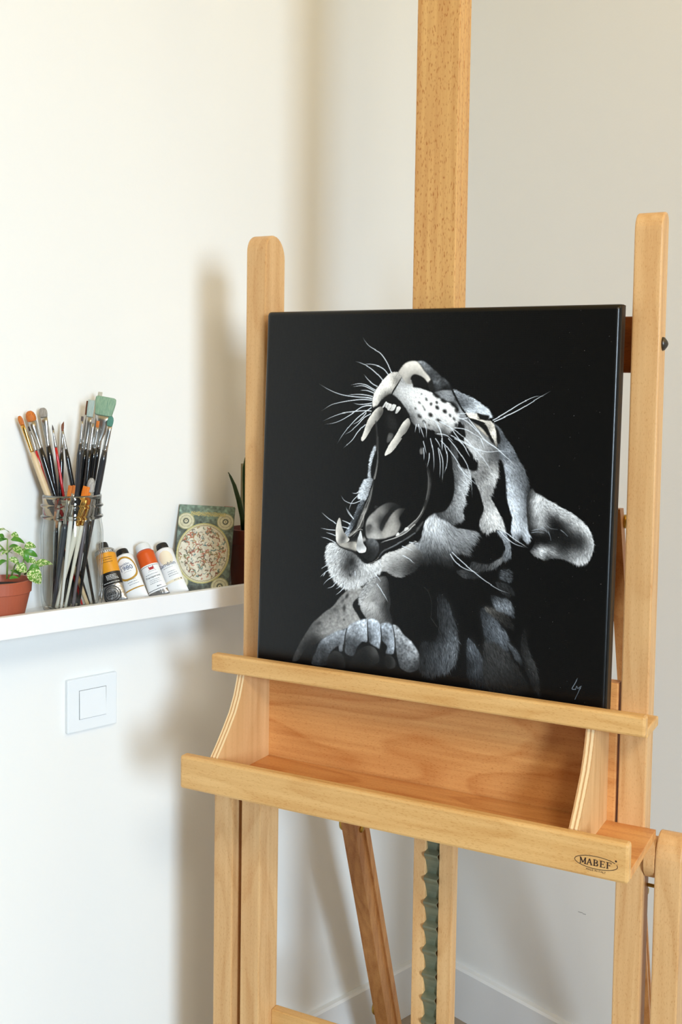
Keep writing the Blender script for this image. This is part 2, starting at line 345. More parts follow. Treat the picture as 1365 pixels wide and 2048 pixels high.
link('spacer_pin', lathe([(.0022, .2915), (.0022, .3055)], 12, ax=Matrix.Translation((0, .066, -.212+EZ)) @ Matrix.Rotation(math.pi/2, 4, 'Y')), M['brass'], es)
# screw on the right post
link('post_screw', lathe([(.0085, 0), (.0075, .0025), (.0035, .0055), (.0012, .0065)], 20, ax=Matrix.Translation((.2912, .0595, .4559+EZ)) @ Matrix.Rotation(math.pi/2, 4, 'Y')), M['screw'], es, smooth=True)
# rear legs
SL = .331
def ny(z): return .1 + (.24 - z)*SL
def rear(u0, u1, k=1.0):
    bm = bmesh.new(); d = Vector((0, SL, -1)).normalized()
    def slab(a0, a1, zt, zb, off0, off1):
        vs = []
        for z in (zt, zb):
            for u in (a0, a1):
                for of in (off0, off1): vs.append(bm.verts.new((u, ny(z)+of, z+EZ)))
        for q in ((0, 1, 3, 2), (4, 6, 7, 5), (0, 4, 5, 1), (2, 3, 7, 6), (0, 2, 6, 4), (1, 5, 7, 3)): bm.faces.new([vs[i] for i in q])
    slab(u0, u1, .25, -.342, -.002, .036*k); slab(u0, u1, -.3421, FL+.004, -.002, .012*k); slab(u0+.004, u1-.004, -.3421, FL+.006, .012*k, .030*k); slab(u0, u1, -.3421, FL+.004, .030*k, .044*k)
    bmesh.ops.recalc_face_normals(bm, faces=bm.faces[:])
    o = link('rear_leg', bm, M['wood_brace'], es)
    bx = Matrix.Translation((u1, ny(.232)+.018, .232+EZ)) @ Matrix.Rotation(math.pi/2, 4, 'Y')
    link('leg_bolt', lathe([(.009, -.001), (.009, .002), (.005, .005)], 16, ax=bx), M['brass'], o, smooth=True)
    bx = Matrix.Translation((u1, ny(-.336)+.018, -.336+EZ)) @ Matrix.Rotation(math.pi/2, 4, 'Y')
    link('leg_bolt', lathe([(.0065, -.001), (.0065, .002), (.004, .004)], 16, ax=bx), M['brass'], o, smooth=True)
    kx = Matrix.Translation((u0, ny(-.334)+.016, -.331+EZ)) @ Matrix.Rotation(-math.pi/2, 4, 'Y')
    link('wing_knob', loft([(kx @ Vector((0, 0, h)), Vector((0, .0075*s, 0)), Vector((0, 0, .0135*s))) for h, s in ((0, .5), (.002, .55), (.004, .95), (.009, 1), (.0125, .85), (.014, .4))], 18), M['brass'], o, smooth=True)
    kz = -.725
    kx = Matrix.Translation((u0, ny(kz)+.016, kz+EZ)) @ Matrix.Rotation(-math.pi/2, 4, 'Y')
    link('wing_knob', loft([(kx @ Vector((0, 0, h)), Vector((0, .007*s, 0)), Vector((0, 0, .0115*s))) for h, s in ((0, .5), (.002, .55), (.004, .95), (.009, 1), (.0125, .85), (.014, .4))], 18), M['brass'], o, smooth=True)
rear(-.270, -.2445); rear(.2185, .2360, .42)
# floor rails joining side legs and rear legs
for u0, u1 in ((-.300, -.271), (.238, .267)):
    bm = bmesh.new(); bbox(bm, u0, u1, .01, .50, .012, .052, bev=.003); link('floor_rail', bm, M['wood_h'], es)
# front edge logo burnt into the tray lip
def lettering():
    bm = bmesh.new(); y = -.0922
    def quad(pts): bm.faces.new([bm.verts.new((px, y, pz)) for px, pz in pts])
    def bar(x0, z0, x1, z1, t):
        dx, dz = x1-x0, z1-z0; l = math.hypot(dx, dz); nx, nz = -dz/l*t/2, dx/l*t/2
        quad([(x0+nx, z0+nz), (x1+nx, z1+nz), (x1-nx, z1-nz), (x0-nx, z0-nz)])
    u0, u1 = .2507, .2866; zc = -.1258+EZ; hgt = .0068; lw = .0061; gap = (u1-u0-5*lw)/4
    T, S = .00155, .00068
    for i, ch in enumerate('MABEF'):
        a = u0 + i*(lw+gap) - (.0004 if i == 0 else 0); w_ = lw + (.0008 if ch == 'M' else 0); b0, t0 = zc-hgt/2, zc+hgt/2
        def serif(x, z, hw=.0013): bar(x-hw, z, x+hw, z, S)
        if ch == 'M':
            bar(a+.0006, b0, a+.0006, t0, S*1.4); bar(a+w_-.0008, b0, a+w_-.0008, t0, T); bar(a+.0006, t0, a+w_/2, b0+.001, T); bar(a+w_/2, b0+.001, a+w_-.0008, t0, S*1.3)
            serif(a+.0006, b0, .001); serif(a+w_-.0008, b0); serif(a+.0003, t0, .0008); serif(a+w_-.0006, t0, .0009)
        if ch == 'A':
            bar(a+.0005, b0, a+w_/2, t0, S*1.4); bar(a+w_/2, t0, a+w_-.0007, b0, T); bar(a+.0014, b0+hgt*.36, a+w_-.0015, b0+hgt*.36, S); serif(a+.0005, b0, .001); serif(a+w_-.0007, b0, .0012)
        if ch in 'BEF':
            bar(a+.0012, b0, a+.0012, t0, T); serif(a+.0011, t0); serif(a+.0011, b0)
        if ch == 'B':
            for c0, c1, ww in ((b0+hgt*.5, t0, .0034), (b0, b0+hgt*.5, .0039)):
                r = (c1-c0)/2; pts = [(a+.0012+ww*max(0, math.sin(q))**.7, (c0+c1)/2 + r*math.cos(q)) for q in [k/10*math.pi for k in range(11)]]
                for (xa, za), (xb, zb) in zip(pts, pts[1:]): bar(xa, za, xb, zb, S + (T-S)*(abs(za-(c0+c1)/2) < r*.75))
        if ch in 'EF':
            bar(a+.0012, t0, a+w_-.0008, t0, S); bar(a+w_-.0008, t0, a+w_-.0008, t0-.0014, S); bar(a+.0012, zc+.0002, a+w_-.0022, zc+.0002, S); bar(a+w_-.0022, zc+.0009, a+w_-.0022, zc-.0006, S)
        if ch == 'E': bar(a+.0012, b0, a+w_-.0005, b0, S); bar(a+w_-.0005, b0, a+w_-.0004, b0+.0016, S)
    cx, cz, rx, rz = .26865, -.1256+EZ, .0244, .0070
    pts = [(cx+rx*math.cos(k/64*2*math.pi), cz+rz*math.sin(k/64*2*math.pi)) for k in range(65)]
    for k in range(64):
        if 3 <= k <= 4: continue
        (xa, za), (xb, zb) = pts[k], pts[k+1]; bar(xa, za, xb, zb, .00072)
    quad([(.2911+.0012*math.cos(k/12*2*math.pi), -.1193+EZ+.0012*math.sin(k/12*2*math.pi)) for k in range(12)])
    tb = text_bm('MADE IN ITALY', .0031)
    for v in tb.verts: v.co = Vector((.2687 + v.co.x*1.06, y, -.1347+EZ + v.co.y))
    join(bm, tb)
    return bm
mk = link('brand_mark', lettering(), M['ink'], lip)
mk['label'] = 'dark burnt-in oval maker stamp'

# ------------------------------------------------------------------ painting
def paint_canvas(ops,R=900,size=500.0):
    rng=np.random.default_rng(7); S=R/size
    A=np.zeros((R,R,3))
    yy,xx=np.mgrid[0:R,0:R]; X=(xx+.5)/S; Y=(yy+.5)/S
    A[:]=.035; A*=(1+.05*rng.standard_normal((R,R,1)))
    TW=np.array([1.03,1.0,.95]); TB=np.array([.93,.99,1.07])
    def tint(t):
        t=np.clip(t,-1,1); return (1+(TB-1)*t) if t>=0 else (1+(TW-1)*-t)
    def smooth(p,n=5):
        p=np.array(p,float); a,c,d=np.roll(p,1,0),np.roll(p,-1,0),np.roll(p,-2,0); o=[]
        m1,m2=(c-a)*.42,(d-p)*.42; o=[]
        for t in np.linspace(0,1,n,endpoint=False):
            h=2*t**3-3*t**2+1; g=t**3-2*t**2+t; k=-2*t**3+3*t**2; q=t**3-t**2; o.append(h*p+g*m1+k*c+q*m2)
        return np.stack(o,1).reshape(-1,2)
    def crom(p,n=24):
        p=np.array(p,float)
        if len(p)<3: return np.stack([np.linspace(p[0][k],p[-1][k],n*2) for k in(0,1)],1)
        e=np.vstack([2*p[0]-p[1],p,2*p[-1]-p[-2]]); o=[]
        for i in range(len(p)-1):
            a,b,c,d=e[i:i+4]; t=np.linspace(0,1,n,endpoint=False)[:,None]
            o.append(.5*((2*b)+(c-a)*t+(2*a-5*b+4*c-d)*t*t+(3*b-a-3*c+d)*t**3))
        o.append(p[-1:]); return np.vstack(o)
    def box(p,m):
        x0=max(int((p[:,0].min()-m)*S),0);x1=min(int((p[:,0].max()+m)*S)+2,R);y0=max(int((p[:,1].min()-m)*S),0);y1=min(int((p[:,1].max()+m)*S)+2,R)
        return y0,y1,x0,x1
    def inside(p,x,y):
        r=np.zeros(x.shape,bool); q=np.roll(p,-1,0)
        for (ax,ay),(bx,by) in zip(p,q):
            if ay==by: continue
            c=(ay>y)!=(by>y); r^=c&(x<(bx-ax)*(y-ay)/(by-ay)+ax)
        return r
    def blur(M,r):
        r=int(round(r))
        if r<1: return M
        for _ in range(2):
            for ax in(0,1):
                P=np.pad(M,[(r+1,r) if k==ax else (0,0) for k in(0,1)],mode='edge'); c=np.cumsum(P,ax)
                M=(c.take(range(2*r+1,c.shape[ax]),ax)-c.take(range(0,c.shape[ax]-2*r-1),ax))/(2*r+1)
        return M
    def mask(p,f):
        b=box(p,f*2+2); y0,y1,x0,x1=b; m=np.zeros((y1-y0,x1-x0))
        for dx in(-.25,.25):
            for dy in(-.25,.25): m+=inside(p,X[y0:y1,x0:x1]+dx/S,Y[y0:y1,x0:x1]+dy/S)
        return b,blur(m/4,f*S*.5)
    def field(c,x,y,pw=3.0):
        c=np.array(c,float); w=np.zeros(x.shape);v=np.zeros(x.shape+(c.shape[1]-2,))
        for k in c:
            d=((x-k[0])**2+(y-k[1])**2+1.5)**(-pw/2); w+=d; v+=d[...,None]*k[2:]
        return v/w[...,None]
    def rbf(c,x,y):
        c=np.array(c,float)
        if len(c)<3: return field(c,x,y)[...,0]
        k=lambda r2:np.sqrt(r2+9.0)
        K=k((c[:,None,0]-c[None,:,0])**2+(c[:,None,1]-c[None,:,1])**2); mu=c[:,2].mean()
        wt=np.linalg.solve(K-np.eye(len(c))*.05,c[:,2]-mu); v=np.full(x.shape,mu)
        for q,ww in zip(c,wt): v+=ww*k((x-q[0])**2+(y-q[1])**2)
        return np.clip(v,c[:,2].min()*.9,min(c[:,2].max()*1.03,250))
    def put(b,m,col):
        y0,y1,x0,x1=b; m=m[...,None]; A[y0:y1,x0:x1]=A[y0:y1,x0:x1]*(1-m)+col*m
    def noise(sh,r):
        n=blur(rng.standard_normal(sh),r); return n/(n.std()+1e-6)
    for o in ops:
        if o[0]=='S':
            _,p,c,f,m,t=o; p=smooth(p); b,M=mask(p,f); y0,y1,x0,x1=b
            L=rbf(c,X[y0:y1,x0:x1],Y[y0:y1,x0:x1])/255
            n=1+m*(.6*noise(L.shape,2.2)+.5*noise(L.shape,1))
            put(b,M,np.clip(L*n,0,1)[...,None]*tint(t))
        elif o[0]=='F':
            _,p,c,d,ln,den,k,t,f=o; p=smooth(p); b,M=mask(p,f); y0,y1,x0,x1=b
            L=rbf(c,X[y0:y1,x0:x1],Y[y0:y1,x0:x1])/255
            put(b,M*.85,(L*.86)[...,None]*tint(t))
            area=M.sum()/S/S; N=int(area*1.5*den*6/ln)+20; NB=8
            tb=tint(t)
            for bi in range(NB):
                n=N//NB+1
                px=p[:,0].min()+rng.random(n*4)*np.ptp(p[:,0]); py=p[:,1].min()+rng.random(n*4)*np.ptp(p[:,1])
                s=inside(p,px,py); px=px[s][:n];py=py[s][:n]
                if len(px)==0: continue
                lum=rbf(c,px,py)/255; g=rng.standard_normal(len(px)); lum=np.clip(lum*(1.12+k*.8*g),0,1)
                l=ln*(.5+.8*rng.random(len(px))); T=max(int(ln*1.3*S*1.6),8)
                jit=rng.normal(0,.22,len(px)); hx=px-0;hy=py-0
                h,w=y1-y0+8,x1-x0+8; pad=int(ln*1.5*S)+6
                H,Wd=R,R; acc=np.zeros(R*R);wt=np.zeros(R*R)
                cj,sj=np.cos(jit),np.sin(jit)
                for q in range(T):
                    v=field(d,hx,hy,2.0); vn=np.sqrt((v**2).sum(-1))+1e-6; vx=v[...,0]/vn;vy=v[...,1]/vn
                    vx,vy=vx*cj-vy*sj,vx*sj+vy*cj
                    st=l/T; hx=hx+vx*st;hy=hy+vy*st
                    a=min(1,(q+1)/(T*.25))*(1-q/T)**.6*.55
                    gx=hx*S-.5;gy=hy*S-.5; ix=np.floor(gx).astype(int);iy=np.floor(gy).astype(int);fx=gx-ix;fy=gy-iy
                    for ox,oy,ww in((0,0,(1-fx)*(1-fy)),(1,0,fx*(1-fy)),(0,1,(1-fx)*fy),(1,1,fx*fy)):
                        jx=ix+ox;jy=iy+oy; ok=(jx>=0)&(jx<R)&(jy>=0)&(jy<R)
                        id_=(jy*R+jx)[ok]; wv=(ww*a)[ok]
                        np.add.at(wt,id_,wv);np.add.at(acc,id_,wv*lum[ok])
                nz=wt>1e-4; al=np.zeros(R*R); al[nz]=np.clip(wt[nz]*1.1,0,.9); cl=np.zeros(R*R); cl[nz]=acc[nz]/wt[nz]
                al=al.reshape(R,R,1)*.75; A[:]=A*(1-al)+cl.reshape(R,R,1)*tb*al
        elif o[0]=='L':
            _,p,w0,w1,l,a,t=o; c=crom(p); n=len(c); seg=np.sqrt((np.diff(c,axis=0)**2).sum(1)); s=np.concatenate([[0],np.cumsum(seg)])
            m=max(int(s[-1]*S*2.5),4); u=np.linspace(0,s[-1],m); x=np.interp(u,s,c[:,0]);y=np.interp(u,s,c[:,1])
            tt=u/max(s[-1],1e-6); wd=(w0+(w1-w0)*np.minimum(tt*1.6,1))*S*.5; al=a*np.clip(.35+tt*4,0,1)
            B=np.zeros(R*R); r=int(max(w0,w1)*S*.5+2)
            ix=np.round(x*S-.5).astype(int);iy=np.round(y*S-.5).astype(int)
            for oy in range(-r,r+1):
                for ox in range(-r,r+1):
                    jx=ix+ox;jy=iy+oy; dd=np.sqrt((jx+.5-x*S)**2+(jy+.5-y*S)**2); cv=np.clip(wd+.5-dd,0,1)*np.minimum(1,wd*2+.2)*al
                    ok=(jx>=0)&(jx<R)&(jy>=0)&(jy<R); np.maximum.at(B,(jy*R+jx)[ok],cv[ok])
            B=B.reshape(R,R,1); A[:]=A*(1-B)+l/255*tint(t)*B
        elif o[0]=='O':
            _,x,y,rx,ry,an,l=o; an=np.radians(an); dx=X-x;dy=Y-y; ca,sa=np.cos(an),np.sin(an)
            e=np.sqrt(((dx*ca+dy*sa)/rx)**2+((-dx*sa+dy*ca)/ry)**2)
            b=(slice(max(int((y-3*max(rx,ry))*S),0),int((y+3*max(rx,ry))*S)+1),slice(max(int((x-3*max(rx,ry))*S),0),int((x+3*max(rx,ry))*S)+1))
            ee=e[b]+.16*rng.standard_normal(e[b].shape); m=np.clip(1.6-1.3*ee,0,.92); m=blur(m,1)[...,None]
            A[b]=A[b]*(1-m)+l/255*m
    # dust specks on the right of the canvas
    n=260; sx=size*(.55+.43*rng.random(n)**.7); sy=size*rng.random(n)
    for x,y in zip(sx,sy):
        i,j=int(y*S),int(x*S)
        if i<R and j<R: A[i,j]=np.maximum(A[i,j],.16+.3*rng.random()**3)
    return np.clip(A,0,1)

PAINT = [
('F',[(276.1,365),(288.7,371),(299.8,395.6),(305.3,422.7),(303,448.6),(294.4,460),(276.7,467.4),(263.1,470.2),(253.7,465.2),(251.7,444.6),(254.5,427.5),(268.3,428),(276,420.9),(278.6,402),(275.7,384.7)],[(297.4,420.5,92),(295.2,449.6,80),(273.4,441.9,62),(262.9,464,44),(289.5,391.5,55),(278.6,371,34),(278.1,416.5,34),(282.2,434.7,70),(301.3,405.7,60),(255,440,34),(293.7,383.9,62)],[(288.3,388.6,0.8,5),(295.3,423.8,1.9,4.9),(273.6,447.1,1.9,4.9),(296.5,454.6,-0.3,5.2)],9,1,0.45,0.8,9),
('F',[(318.2,417.7),(327.7,422.7),(336.9,434.8),(342.8,446.3),(348.8,460.7),(343.9,473.6),(324.2,474.1),(318.5,454.5)],[(324.8,431.2,78),(331.8,442.6,66),(329.1,458.2,50),(343.4,461.4,42),(329.7,472.4,22),(320.8,443.9,40)],[(328.1,432.9,2.1,4.8),(329.3,463.3,1.3,4.9)],8,1,0.45,1,8),
('F',[(341.7,417),(355.7,415.4),(371.1,425.7),(377.8,432.9),(391.2,450.2),(400.1,464),(394.2,474.8),(351.7,478.6),(342.4,461.6),(340.1,431.4)],[(349.6,425.2,52),(360.9,439,50),(372,447.7,44),(372.8,467.7,28),(388.6,465.6,22),(344.8,441,46),(351,460.5,44),(357,476.9,20)],[(360.9,439,2.6,4.7)],8,1,0.35,0.2,9),
('F',[(333.7,379.3),(344.4,376.2),(359.1,392.8),(370.3,405.7),(372.9,417.4),(370.1,425.8),(355.7,415.4),(342.8,416.9),(337.6,397.2)],[(355.2,401.3,92),(366.6,418.2,80),(339.3,382.8,50),(345.2,396.4,72),(363.9,406.4,88),(346.9,412.4,62),(370,423.8,56)],[(348.2,390,2.9,4.7),(365.3,413.3,3.4,4.6)],7,1,0.4,1,6),
('F',[(340,374.6),(352,375.4),(365.1,380.1),(376.1,389),(377.4,396.9),(367.8,395.9),(357.9,388.9),(344.7,382.2)],[(346.6,377,72),(358.8,384.8,48),(372,393.4,30)],[(358.8,383.8,3.9,4.1)],6,1,0.5,-0.4,5),
('F',[(347.1,359.8),(362.2,362.3),(368.6,361.7),(376.4,368.9),(378.5,383.7),(369.3,379.7),(362.8,377.3),(354.2,376.2)],[(369,370.7,122),(358.3,372.8,108),(349.3,362.6,48),(375.7,379,70),(363.4,364.2,80),(354.9,368.1,95)],[(360.3,368.5,3.1,3.9),(373.4,375.2,2.8,4.7)],6,1,0.45,0.8,5),
('F',[(352.9,343.1),(367.9,343.7),(377.8,350.8),(372.7,357.3),(361.9,355.3)],[(361.8,350.3,40),(371.4,352.4,34)],[(362.8,350.2,3.3,3.7)],6,1,0.5,0.5,4),
('F',[(369.6,413.8),(381.6,421.4),(388.3,431.6),(391.9,441.1),(385.4,437),(380.9,431.5)],[(377.3,419.9,72),(387.2,430.7,66),(390.7,438.3,40)],[(379.6,424.7,3.3,4.6)],6,1,0.4,0.8,4),
('F',[(394.2,393),(397.1,414.6),(402.9,428.8),(410.9,445.7),(414.1,462.1),(414.1,475),(408.8,470.8),(399.7,454.1),(392.7,435.1),(388.7,413.6)],[(394.4,397,20),(395.2,419.8,40),(403.1,433.8,52),(410.1,450.8,46),(412.8,467.3,28),(395,439.8,28),(403.1,458.6,24)],[(401,434,2.8,4.6)],8,1,0.35,0.3,6),
('F',[(359.7,327.5),(372,327.4),(372.5,340.4),(365.6,341),(358,337.7)],[(366.4,333.9,62),(370.5,330.6,60)],[(365.3,334,4.8,2.1)],5,1,0.5,0.8,3),
('L',[(252.1,357.7),(259.1,361.2),(265.2,371),(267.3,381.1),(267.3,395.6)],1.6,1,40,0.8,0),
('L',[(265.9,396.1),(270.7,401.8),(276.6,408.4)],1,0.6,70,0.8,0),
('F',[(174.8,360.4),(181.7,354.4),(188.1,351.9),(198.9,349.1),(204.6,356.7),(206.2,371),(208.8,384.2),(207.1,392.8),(212.5,410.2),(193.6,413.3),(183.9,410.1),(174.2,409.6),(169.8,405.2),(164.7,398.2),(162.5,387.8),(163.3,378)],[(173.8,376,172),(181.8,358.8,150),(192.6,353.9,110),(201.2,353.2,62),(202.8,368.4,50),(200.1,381.2,80),(188.9,372.6,130),(169.8,387.1,178),(182.9,385.8,165),(176.6,365.1,168),(170.7,381.6,160),(182.9,383.6,140),(177.5,400.1,140),(193.2,401.7,118),(200.7,381.8,62),(204.9,397.3,50),(186.3,409.9,120),(207.7,409.7,60),(166.6,401.3,130)],[(171.5,374.3,-5.3,2.4),(187.8,372.7,-2.2,5.5),(166.4,395.9,-4.7,3.7),(183.3,394.2,-1,5.4),(171.7,406.1,-3.4,4.6)],5,1,0.14,0.1,1),
('S',[(148.3,368.7),(165.3,368.2),(162.1,378.1),(153.9,388.6),(153,395.1),(164.5,409),(159.8,413.8),(143.1,424.8),(118.6,436.2),(103.9,445.5),(96.6,452.4),(80.3,460.9),(71.9,475.2),(60.4,478.8),(65,466),(73.5,449.6),(80.7,437.7),(91.6,422.2),(106.3,408.6),(120.9,397.3),(134,381.9)],[(155.8,373.4,152),(144.3,392.8,145),(147.3,406.5,152),(157.2,408.7,158),(123,419.9,150),(110.2,413.7,122),(98,422.6,100),(85.7,433.9,88),(76,448.2,74),(67.7,466.8,66),(74.3,471.6,28),(90.3,455.3,26),(101,436.5,105),(128.5,399.8,125),(138.8,378.2,128),(113.4,430.8,150),(96.4,446.9,40),(134.9,404.6,140),(80.1,454.3,34)],1,0.07,0),
('O',142.6,381.6,4.38,1.91,-60,52),
('O',138.9,397.7,2.41,5.32,0,62),
('O',139.5,413.3,1.97,1.28,0,70),
('O',124.8,401.3,3.29,2.55,0,88),
('O',100.5,422.4,4.38,2.13,-30,70),
('O',117.8,414,1.53,1.06,0,90),
('O',136.7,388.2,2.85,1.49,-50,80),
('S',[(167.3,370.7),(162.2,380.3),(153.9,388.6),(152.9,394.1),(159.4,404.2),(165.8,411.5),(173.6,409.6),(169.8,404.7),(164,397.2),(162.4,385.6),(166.2,375.6)],[(162.6,391,16)],1.2,0.02,0),
('F',[(174.8,359.9),(180.6,355),(187.3,358.3),(171.6,378.2),(165.5,389.5),(162.1,388.9),(164.8,374)],[(171.4,371.4,150),(179.7,359,140),(165.3,386.6,165)],[(170.3,372.5,-5.3,2.4)],4,1,0.3,0.2,0.8),
('S',[(103.9,446),(116.2,437),(128.4,430.2),(139.4,427),(144,424.1),(141.7,438.4),(139.6,447.3),(130.4,450.6),(122,457),(117.3,466.3),(115.2,477.4),(91.9,478.7),(96.9,461.1)],[(129.7,431.7,172),(140.8,428.8,160),(123.9,443.7,118),(136.2,439.1,135),(109.2,450.9,95),(109.4,457.4,58),(119.3,454.1,100),(103.6,470.1,62),(95,476.7,55),(110,472.6,38),(116.2,439.2,150),(131.6,448.2,95)],0.8,0.12,0.7),
('S',[(144.6,425.1),(150.2,418.1),(159.8,412.7),(170.6,409.2),(175.1,411.1),(176.2,437.7),(168.1,439.7),(161.1,448),(155.5,460.5),(143.1,457.7),(141.1,445)],[(159.8,414.9,195),(170.8,414.7,205),(167.7,429,178),(148.2,431.2,150),(172.8,434.8,170),(155.5,428.2,150),(152.3,440.4,88),(146,437.9,90),(149.1,453.7,76),(165.6,436.7,120),(157.6,451.6,60),(145.5,425,175)],0.7,0.12,0.7),
('S',[(175.7,411),(180.8,407.8),(189.9,409.5),(194.9,416.4),(196.4,432.1),(194.9,445.6),(187.6,443.8),(179,439.5),(176.9,428)],[(181.5,410.4,210),(186.7,420.5,180),(191.9,430.5,190),(179.9,431.9,95),(178.2,419.3,150),(191.2,443.4,150),(184.9,435.6,140),(192.5,416.6,185)],0.7,0.12,0.8),
('S',[(194.8,413.2),(202.4,410.2),(210.2,411.5),(214.6,419.5),(217.1,438.2),(215.2,450.2),(203.4,451.2),(205.4,441.7),(197.4,434.1),(195.7,421.6)],[(202.5,413.4,180),(207.7,423.4,150),(211.8,438.8,170),(199.7,431.8,95),(207.5,448.9,112),(213.6,423.8,160),(198.1,421.3,150),(208.2,437.1,140)],0.7,0.13,0.8),
('S',[(212,412.4),(220.3,413.6),(228.8,423.1),(240.8,431.2),(250.5,442.6),(252.9,452.8),(251.4,465.5),(238.9,471.8),(225.9,467.7),(222,458.7),(219.3,448.5),(216.3,431.9)],[(220.5,418.8,172),(232.6,430.1,165),(245.9,444.2,172),(227.4,447.5,115),(220.1,439.9,120),(231.4,459.6,95),(246.6,460.9,62),(234.1,468.8,78),(250.9,453,90),(225.6,430.9,150),(238.9,441.9,150),(241.7,454.1,120),(224.6,464.7,70)],0.7,0.13,0.5),
('S',[(115.9,478.4),(117.8,464),(126.9,456.2),(136.9,458.4),(142.4,466.4),(142.9,478.3)],[(129.8,466.9,20),(130.7,457.6,55),(137.1,461.7,42),(125.1,472.9,18)],1.2,0.03,0),
('S',[(155.5,460.5),(161.3,452.3),(167.2,447.8),(177.9,443.3),(187.7,445.7),(194,454.7),(193.8,464.3),(174.3,474.3),(150,476.3),(152,465.2)],[(173.7,459.3,20),(178,445.5,50),(189.1,451.1,80),(191.8,458.2,45),(161.4,455.5,28),(174.2,470,16)],1.6,0.03,0),
('S',[(132.9,450.3),(138.3,445.3),(139,454.9),(134.4,456.6)],[(136.6,449.8,135),(134.3,454.4,110)],1,0.12,0.6),
('S',[(202.9,453.6),(212.3,452.5),(218.5,459.1),(218.2,467.6),(210.7,470.7),(203.4,467.4)],[(209.1,460.3,26),(216,456.3,62),(218.1,464.5,58),(206.5,455.3,30)],1.6,0.03,0),
('L',[(144,424.6),(141.7,437.3),(141.3,457.9)],1.3,1.6,30,0.75,0),
('L',[(175.1,410.5),(176.2,428),(177.8,440.7)],1.3,1.6,30,0.75,0),
('L',[(195.1,415.3),(196.6,430),(195.4,445)],1.3,1.6,30,0.75,0),
('L',[(211.9,411.8),(215.3,423.6),(217.4,438.1),(216.4,449.9)],1.3,1.6,30,0.75,0),
('F',[(260,266.6),(267.8,263),(277,266.6),(286.2,272.1),(292,275.9),(297.7,279.6),(312.2,280.6),(326.6,282.6),(322.5,292.1),(316.4,302.7),(313.4,311.1),(301.1,309),(292.2,310.8),(292.9,327.1),(274.7,322.5),(254.2,324.2),(242.6,320.9),(232.9,311.3),(247.5,298.7),(251.5,284.9),(254.5,273.2)],[(267,272.4,190),(266.4,285.9,180),(277.4,276.9,170),(288.8,281.2,125),(309,283.9,140),(298.4,295.9,122),(278.3,299.5,128),(259,300.9,112),(245,294.7,140),(253.7,311.7,84),(271,314.5,56),(309.8,305.3,92),(288.2,323.4,34),(239.6,303.4,165),(320.2,287.2,120),(254.9,283.6,175),(242.3,314.7,90),(282.4,288.9,150),(291.9,303.6,110),(267.8,321,34),(248.3,320.5,48)],[(269.5,277.4,0.8,5.1),(286.8,286.5,3,4.1),(303.5,285.3,4.8,2.2),(309.6,300.2,4.5,2.7),(282,307.4,2.4,4.4),(253.4,304.5,-0.4,5.2),(257.9,273,-1,4.2),(241.8,300.1,-1.5,5.3)],9,1.1,0.3,0.45,1.6),
('F',[(179.8,334.6),(189.4,328.7),(197.8,320.8),(212.6,314.8),(224.1,309.1),(240.2,300.3),(236.1,304.8),(249.3,316.2),(247.5,328.9),(237.6,341.2),(220.3,348.5),(228.8,346.9),(217.2,349.3),(207.4,347.3),(198.7,344.2),(190,343.6),(181.3,345.3)],[(191.7,330.9,190),(184.3,337.3,185),(207.5,321.9,178),(223.3,316.8,165),(236.7,306.2,172),(216.5,332.6,122),(208.2,340.1,112),(229.2,331.6,72),(237.2,319.5,98),(217.1,347.9,125),(239,337.4,42),(198.3,334.2,170),(224.4,343.4,80),(231.7,312.3,150),(242.2,312.6,100),(245.1,326,46)],[(191.8,334.7,5.3,-1.5),(213.1,327.2,5.5,-1),(229,325.9,5.3,1.6),(211.5,341.7,5.3,1.1)],5,1,0.12,0.1,1.2),
('F',[(112,313.8),(122.2,311.1),(130.3,317.3),(144.9,319.1),(154,323.3),(164.4,333.2),(172.2,335.2),(180.9,333.9),(191.6,329),(192.1,343.4),(186.9,347.7),(180.5,352.1),(173,356.7),(164.4,363.3),(153.5,368.2),(142.5,370.2),(133.3,367.2),(125.3,363),(118.2,354.8),(114.4,346.2),(110.7,337.6),(109.1,325.9)],[(116.9,321.3,190),(123,332.7,172),(125.9,350.1,178),(137.5,358.9,168),(154.4,361.3,178),(163.9,350.7,165),(172.3,338.3,208),(186.5,337.1,185),(141.9,328.2,80),(150,334.4,52),(141.4,342.9,66),(159,337.5,128),(130.9,334,145),(114,335.4,180),(128.2,320.4,170),(140.5,320.4,110),(154.2,327.2,90),(170.5,348.2,165),(147.3,352.2,120),(179.1,345.5,175)],[(119.1,321.1,-4.9,2),(126.1,354.1,-2.9,4.6),(148.7,356.9,0.2,5.3),(163.9,350.7,0.8,5.2),(175.8,344.8,2.3,4.6),(138.6,328.4,-2.3,5),(114.2,340.3,-4.9,3.1)],5,1.2,0.3,0.25,1),
('O',146.3,352.8,2.59,1.74,60,50),
('O',148.3,334.5,2.99,5.8,25,38),
('O',140.2,342,2.19,3.87,20,60),
